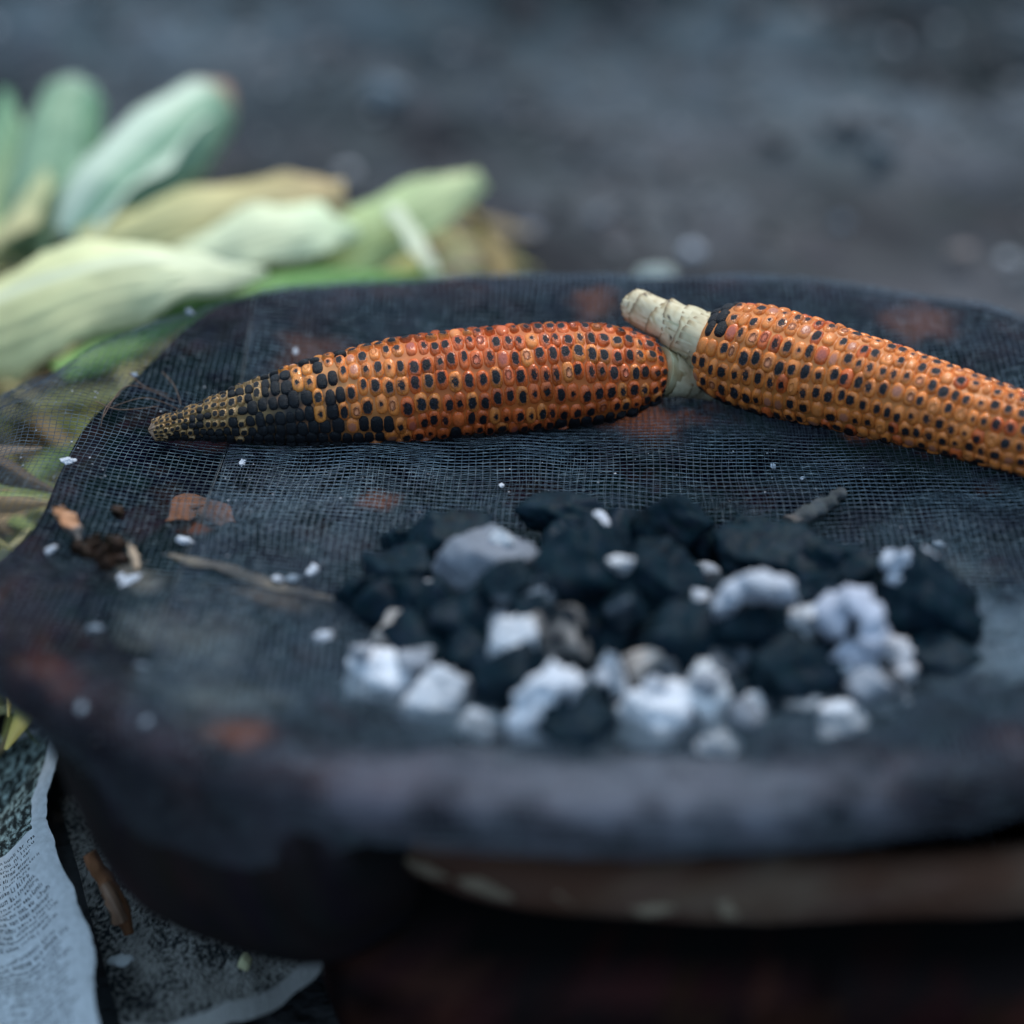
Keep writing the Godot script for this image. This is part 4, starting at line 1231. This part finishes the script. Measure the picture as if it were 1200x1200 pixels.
func husks() -> void:
	# the heap they lie on: dry straw and torn husk
	var mm := MultiMesh.new()
	mm.transform_format = MultiMesh.TRANSFORM_3D
	mm.use_colors = true
	mm.mesh = leaf([Vector3(-0.5, 0, 0), Vector3(-0.1, 0.10, 0.04), Vector3(0.5, 0, -0.05)], [0.02, 0.13, 0.11, 0.01], [0.0, 0.6], -0.9, func(p, t, q): return Color.WHITE, 0.0, 9, 4)
	mm.instance_count = 2400
	for i in mm.instance_count:
		var x := rng.randf_range(-0.42, -0.03)
		var z := rng.randf_range(-0.42, 0.03) if x > -0.14 else rng.randf_range(-0.36, 0.036)
		var hump := 0.055 * exp(-pow((x + 0.24) / 0.12, 2.0) - pow((z + 0.16) / 0.17, 2.0)) + 0.095 * exp(-pow((x + 0.185) / 0.045, 2.0) - pow((z - 0.03) / 0.06, 2.0))
		var y := GROUND + 0.002 + rng.randf() * hump
		if sup(Vector2(x, z)) < 1.05 and x > -0.128 and y > -0.08:
			y = GROUND + 0.004
		var l := rng.randf_range(0.04, 0.10)
		mm.set_instance_transform(i, Transform3D(Basis.from_euler(Vector3(rng.randf_range(-0.4, 0.4), rng.randf() * 6.3, rng.randf_range(-0.3, 0.3))).scaled_local(Vector3(l, l, l)), Vector3(x, y, z)))
		var k := [Color(0.22, 0.20, 0.06), Color(0.14, 0.17, 0.05), Color(0.17, 0.12, 0.06), Color(0.26, 0.24, 0.12), Color(0.08, 0.055, 0.035)][rng.randi_range(0, 4)] as Color
		mm.set_instance_color(i, k * rng.randf_range(1.0, 1.7))
	var mi := MultiMeshInstance3D.new()
	mi.name = "straw_heap"
	mi.multimesh = mm
	mi.material_override = M.leaf
	mi.set_meta("kind", "stuff")
	tag(mi, "heap of yellow green straw and torn husk beside the basin", "straw")
	add_child(mi)

	var mk := func(label: String, path: Array, widths: Array, roll: Array, cup: float, base: Color, tip: Color, ridges: float) -> void:
		var c0: Vector3 = path[0]
		var root := thing("husk_leaf", c0, label, "husk leaf", "corn husks heaped behind the basin")
		var local: Array = []
		for p in path:
			local.append(p - c0)
		var tint := func(p: Vector3, t: float, q: float) -> Color:
			var k: Color = base.lerp(tip, smoothstep(0.2, 1.0, t))
			k *= 1.0 + 0.16 * sin(q * 26.0 + 2.0 * sin(t * 3.0)) + 0.10 * sin(q * 61.0) + 0.22 * mid.get_noise_3d(p.x * 0.5, p.y * 0.5, q * 0.02)
			k *= Color(1.04, 1.0, 0.82)
			k = k.lerp(Color(0.82, 0.84, 0.68), (0.55 if ridges > 0.0005 else 0.12) * exp(-pow((q + 0.2) / 0.09, 2.0)))
			k.a = 1.0
			return k.clamp()
		put("blade", leaf(local, widths, roll, cup, tint, ridges, 48, 21), M.leaf, root)
	# nearest: the long folded pale leaf
	mk.call("long pale cream husk leaf with a folded ridge, nearest to the basin", [Vector3(-0.2292, -0.0395, -0.1284), Vector3(-0.1903, -0.0215, -0.1272), Vector3(-0.1509, -0.0110, -0.1333), Vector3(-0.1229, -0.0142, -0.1430), Vector3(-0.0980, -0.0239, -0.1605)], [0.040, 0.056, 0.046, 0.026, 0.005], [-0.55, -0.5, -0.35], -0.7, Color(0.60, 0.60, 0.38), Color(0.66, 0.72, 0.60), 0.0006)
	mk.call("bright green husk strip running low behind the far rim", [Vector3(-0.1697, -0.0365, -0.0955), Vector3(-0.1533, -0.0336, -0.1145), Vector3(-0.1244, -0.0307, -0.1450), Vector3(-0.0801, -0.0350, -0.1772), Vector3(-0.0288, -0.0453, -0.2059)], [0.012, 0.018, 0.018, 0.016, 0.003], [-0.3, -0.3], -0.5, Color(0.10, 0.23, 0.05), Color(0.08, 0.23, 0.06), 0.0004)
	mk.call("cream husk leaf lying level with a brown frayed end", [Vector3(-0.1898, -0.0455, -0.2404), Vector3(-0.1472, -0.0320, -0.2366), Vector3(-0.1068, -0.0266, -0.2398), Vector3(-0.0722, -0.0228, -0.2420)], [0.016, 0.030, 0.034, 0.018], [-0.6, -0.6], -0.45, Color(0.56, 0.52, 0.30), Color(0.46, 0.34, 0.20), 0.0004)
	mk.call("whitish husk leaf lying under the level cream one", [Vector3(-0.1440, -0.0416, -0.2080), Vector3(-0.1116, -0.0306, -0.2143), Vector3(-0.0837, -0.0304, -0.2260), Vector3(-0.0663, -0.0368, -0.2339)], [0.014, 0.030, 0.030, 0.008], [-0.6, -0.5], -0.4, Color(0.64, 0.68, 0.54), Color(0.58, 0.70, 0.56), 0.0004)
	mk.call("light green husk leaf rising to a pale tip beside the bare soil", [Vector3(-0.1154, -0.0552, -0.2348), Vector3(-0.0781, -0.0471, -0.2395), Vector3(-0.0451, -0.0373, -0.2567), Vector3(-0.0133, -0.0280, -0.2736)], [0.012, 0.034, 0.030, 0.012], [-0.6, -0.7], -0.4, Color(0.34, 0.48, 0.24), Color(0.56, 0.62, 0.40), 0.0004)
	mk.call("narrow white husk stalk bent down in front of the brown hollow", [Vector3(-0.0514, -0.0310, -0.2488), Vector3(-0.0434, -0.0362, -0.2343), Vector3(-0.0364, -0.0418, -0.2195), Vector3(-0.0291, -0.0531, -0.2129)], [0.010, 0.012, 0.012, 0.010], [0.4, 0.4], -0.7, Color(0.62, 0.68, 0.60), Color(0.66, 0.70, 0.64), 0.0002)
	mk.call("dry ochre husk piece curled behind the white bent stalk", [Vector3(-0.0233, -0.0443, -0.2873), Vector3(-0.0171, -0.0534, -0.2820), Vector3(-0.0109, -0.0635, -0.2762), Vector3(-0.0058, -0.0738, -0.2587)], [0.012, 0.018, 0.020, 0.016], [0.6, 0.6], 0.9, Color(0.27, 0.21, 0.08), Color(0.20, 0.14, 0.06), 0.0003)
	mk.call("rust brown dry husk scrap in the hollow under the light green leaf", [Vector3(-0.0684, -0.0622, -0.2539), Vector3(-0.0570, -0.0569, -0.2569), Vector3(-0.0461, -0.0589, -0.2673), Vector3(-0.0307, -0.0589, -0.2673)], [0.012, 0.018, 0.020, 0.01], [0.3, 0.3], 0.8, Color(0.20, 0.10, 0.06), Color(0.24, 0.14, 0.08), 0.0003)
	mk.call("pale green husk leaf standing at the picture's edge", [Vector3(-0.2406, -0.0662, -0.2747), Vector3(-0.2384, -0.0497, -0.2957), Vector3(-0.2369, -0.0295, -0.3189), Vector3(-0.2385, -0.0105, -0.3415)], [0.016, 0.026, 0.024, 0.006], [0.2, 0.2], -0.8, Color(0.40, 0.48, 0.28), Color(0.22, 0.42, 0.30), 0.0004)
	mk.call("cream yellow husk leaf in front of the standing green ones", [Vector3(-0.2407, -0.0543, -0.2469), Vector3(-0.2257, -0.0445, -0.2525), Vector3(-0.2167, -0.0368, -0.2685), Vector3(-0.2105, -0.0289, -0.2846)], [0.016, 0.028, 0.022, 0.006], [0.4, 0.4], -0.7, Color(0.52, 0.48, 0.30), Color(0.46, 0.50, 0.32), 0.0004)
	# two ears still in their husks, standing on the heap
	var ear := func(label: String, path: Array, radii: Array, base: Color, side: Color, tip: Color, sd: float) -> void:
		var c0: Vector3 = path[0]
		var root := thing("husked_ear", c0, label, "corn ear", "ears still in the husk")
		var local: Array = []
		for p in path:
			local.append(p - c0)
		var tint := func(p: Vector3, t: float, a: float) -> Color:
			var k: Color = base.lerp(side, smoothstep(-0.3, 0.8, cos(a) + 0.4 * sin(a * 3.0)))  # paler on one side: the ear's highlight is painted into the base colour
			k = k.lerp(tip, smoothstep(0.72, 0.90, t))
			k *= 1.0 + 0.14 * sin(a * 17.0) + 0.12 * mid.get_noise_3d(p.x * 0.5, p.y * 0.5, p.z * 0.5)
			k.a = 1.0
			return k.clamp()
		var body := put("husk", sweep(local, radii, 36, 28, tint, 0.0016, sd), M.leaf, root)
		# an outer leaf wrapped on the near side
		var out: Array = []
		for i in 4:
			out.append(catmull(local, i / 3.6) + Vector3(0.003, 0.004, along(radii, i / 3.6) * 0.82))
		put("outer_leaf", leaf(out, [0.020, 0.032, 0.026, 0.004], [0.9, 0.9], -0.8, func(p, t, q): return (base * (1.05 + 0.1 * sin(q * 20.0))).clamp(), 0.0003, 30, 13), M.leaf, body)
	ear.call("pale blue green husked ear leaning up with a brown dry tip", [Vector3(-0.1958, -0.0549, -0.2580), Vector3(-0.1805, -0.0406, -0.2779), Vector3(-0.1608, -0.0287, -0.3078), Vector3(-0.1448, -0.0198, -0.3361), Vector3(-0.1358, -0.0138, -0.3511)], [0.012, 0.020, 0.0215, 0.016, 0.005], Color(0.58, 0.66, 0.52), Color(0.25, 0.40, 0.27), Color(0.34, 0.20, 0.14), 1.0)
	ear.call("dull green husked ear standing upright with a rounded tip", [Vector3(-0.2174, -0.0662, -0.2747), Vector3(-0.2125, -0.0497, -0.2957), Vector3(-0.2099, -0.0329, -0.3170), Vector3(-0.2065, -0.0174, -0.3375), Vector3(-0.2069, -0.0134, -0.3513)], [0.014, 0.020, 0.019, 0.015, 0.005], Color(0.26, 0.38, 0.24), Color(0.18, 0.32, 0.20), Color(0.30, 0.36, 0.32), 4.0)


func paper() -> void:
	# the newspaper by the stove, one edge curled up
	var pp := StandardMaterial3D.new()
	pp.albedo_texture = newsprint()
	pp.roughness = 0.9
	pp.metallic_specular = 0.2
	var edge := [Vector3(-0.1480, -0.1040, 0.0267), Vector3(-0.1476, -0.1000, 0.0793), Vector3(-0.1396, -0.0980, 0.1095), Vector3(-0.1261, -0.0980, 0.1391), Vector3(-0.1177, -0.0990, 0.1671), Vector3(-0.1111, -0.1000, 0.2026)]
	var pts := PackedVector3Array()
	var uvs := PackedVector2Array()
	var nu := 70
	var nv := 90
	for j in nv:
		var t := j / (nv - 1.0)
		var e := catmull(edge, t)
		for i in nu:
			var q := i / (nu - 1.0)      # 0 at the curled edge, 1 far under to the side
			var x := e.x - q * 0.10 + 0.0018 * mid.get_noise_2d(t * 0.12, 8.0)
			var z := e.z + 0.010 * q
			var y := lerpf(e.y, GROUND + 0.006, smoothstep(0.0, 0.22, q))
			y += 0.0035 * wob.get_noise_2d(x * 1.4, z * 1.4) * smoothstep(0.05, 0.3, q) + 0.0045 * (0.35 - absf(mid.get_noise_2d(x * 0.55, z * 0.55))) * smoothstep(0.03, 0.16, q) + 0.0010 * mid.get_noise_2d(x * 1.5, z * 1.5)
			pts.append(Vector3(x, y, z))
			uvs.append(Vector2(0.98 - q * 0.95, t))
	var o := put("newspaper", grid_mesh(nu, nv, pts, PackedColorArray(), uvs), pp)
	tag(o, "crumpled printed newspaper sheet with a curled white margin beside the stove", "newspaper")
	# the torn upper sheet, darker and wet looking
	# the worn sack on the ground, its hem turned up
	var rim := [Vector3(-0.0464, -0.0880, 0.1537), Vector3(-0.0526, -0.0980, 0.1576), Vector3(-0.0640, -0.1090, 0.1597), Vector3(-0.0753, -0.1100, 0.1698), Vector3(-0.0891, -0.1110, 0.1766), Vector3(-0.1080, -0.1120, 0.1790)]
	pts = PackedVector3Array()
	var cols := PackedColorArray()
	nu = 130
	nv = 170
	for j in nv:
		var t := j / (nv - 1.0)
		var e := catmull(rim, t)
		for i in nu:
			var q := i / (nu - 1.0)
			var far := Vector3(lerpf(-0.05, -0.15, t), GROUND + 0.004, lerpf(0.02, 0.06, t))
			var p := e.lerp(far, q)
			var hem := exp(-pow(q / 0.035, 2.0))
			p.y = lerpf(GROUND + 0.003, p.y, smoothstep(0.10, 0.0, q)) + 0.006 * hem + 0.003 * wob.get_noise_2d(p.x * 1.5, p.z * 1.5) + 0.0012 * mid.get_noise_2d(p.x * 1.2, p.z * 1.2)
			if i == 0:
				p.y -= 0.008
			pts.append(p)
			var n := mid.get_noise_2d(p.x * 0.8, p.z * 0.8)
			var f := fine.get_noise_2d(p.x * 2.6, p.z * 2.6)
			var k := Color(0.25, 0.245, 0.235).lerp(Color(0.018, 0.022, 0.024), clampf(0.38 + 1.2 * n + 1.5 * f, 0, 1))
			k = k.lerp(Color(0.38, 0.37, 0.35), clampf(hem * 0.85 + f * 0.3 * hem, 0, 1))
			cols.append(k.clamp())
	var s := put("worn_sack", grid_mesh(nu, nv, pts, cols, PackedVector2Array()), M.sack)
	tag(s, "grey speckled worn sack on the ground with a turned up hem", "sack")
	# a roll of dry husk hanging at the basin's foot
	var roll := thing("husk_roll", Vector3(-0.1149, -0.1100, 0.1336), "brown roll of dry husk with frayed end resting on the grey sack", "husk roll")
	var tint := func(p: Vector3, t: float, a: float) -> Color: return Color(0.19, 0.085, 0.045).lerp(Color(0.13, 0.06, 0.03), clampf(0.3 + fine.get_noise_3d(p.x * 2.0, p.y, p.z), 0, 1))
	var o0 := roll.position
	put("stem", sweep([Vector3(-0.1274, -0.0920, 0.1190) - o0, Vector3(-0.1226, -0.0980, 0.1236) - o0, Vector3(-0.1177, -0.1040, 0.1290) - o0, Vector3(-0.1148, -0.1120, 0.1321) - o0], [0.0022, 0.0026, 0.0028, 0.0018], 26, 12, tint, 0.001), M.bark, roll)
	put("wrap", leaf([Vector3(-0.1212, -0.0960, 0.1276) - o0, Vector3(-0.1179, -0.0990, 0.1310) - o0, Vector3(-0.1152, -0.1060, 0.1329) - o0], [0.005, 0.007, 0.008], [0.1, 0.4], -1.6, func(p, t, q): return Color(0.20, 0.115, 0.075) * (1.0 + 0.25 * sin(q * 15.0)), 0.0003, 20, 13), M.leaf, roll)
	var kern := put("corn_kernel", lump(700, Vector3(0.0022, 0.0018, 0.0034), 7, 6.0, 0.1, func(p, d, q): return Color(0.52, 0.50, 0.30)), M.husk)
	kern.position = Vector3(-0.0789, -0.1135, 0.1432)
	tag(kern, "single pale yellow corn kernel lying on the grey sack", "corn kernel")
	var bit := put("paper_scrap", leaf([Vector3(-0.1196, -0.1135, 0.1417), Vector3(-0.1157, -0.1120, 0.1426), Vector3(-0.1131, -0.1130, 0.1408)], [0.003, 0.007, 0.004], [0.1, 0.2], -0.5, func(p, t, q): return Color(0.42, 0.44, 0.46)), M.leaf)
	tag(bit, "small greyish white paper scrap on the sack below the husk roll", "paper scrap")
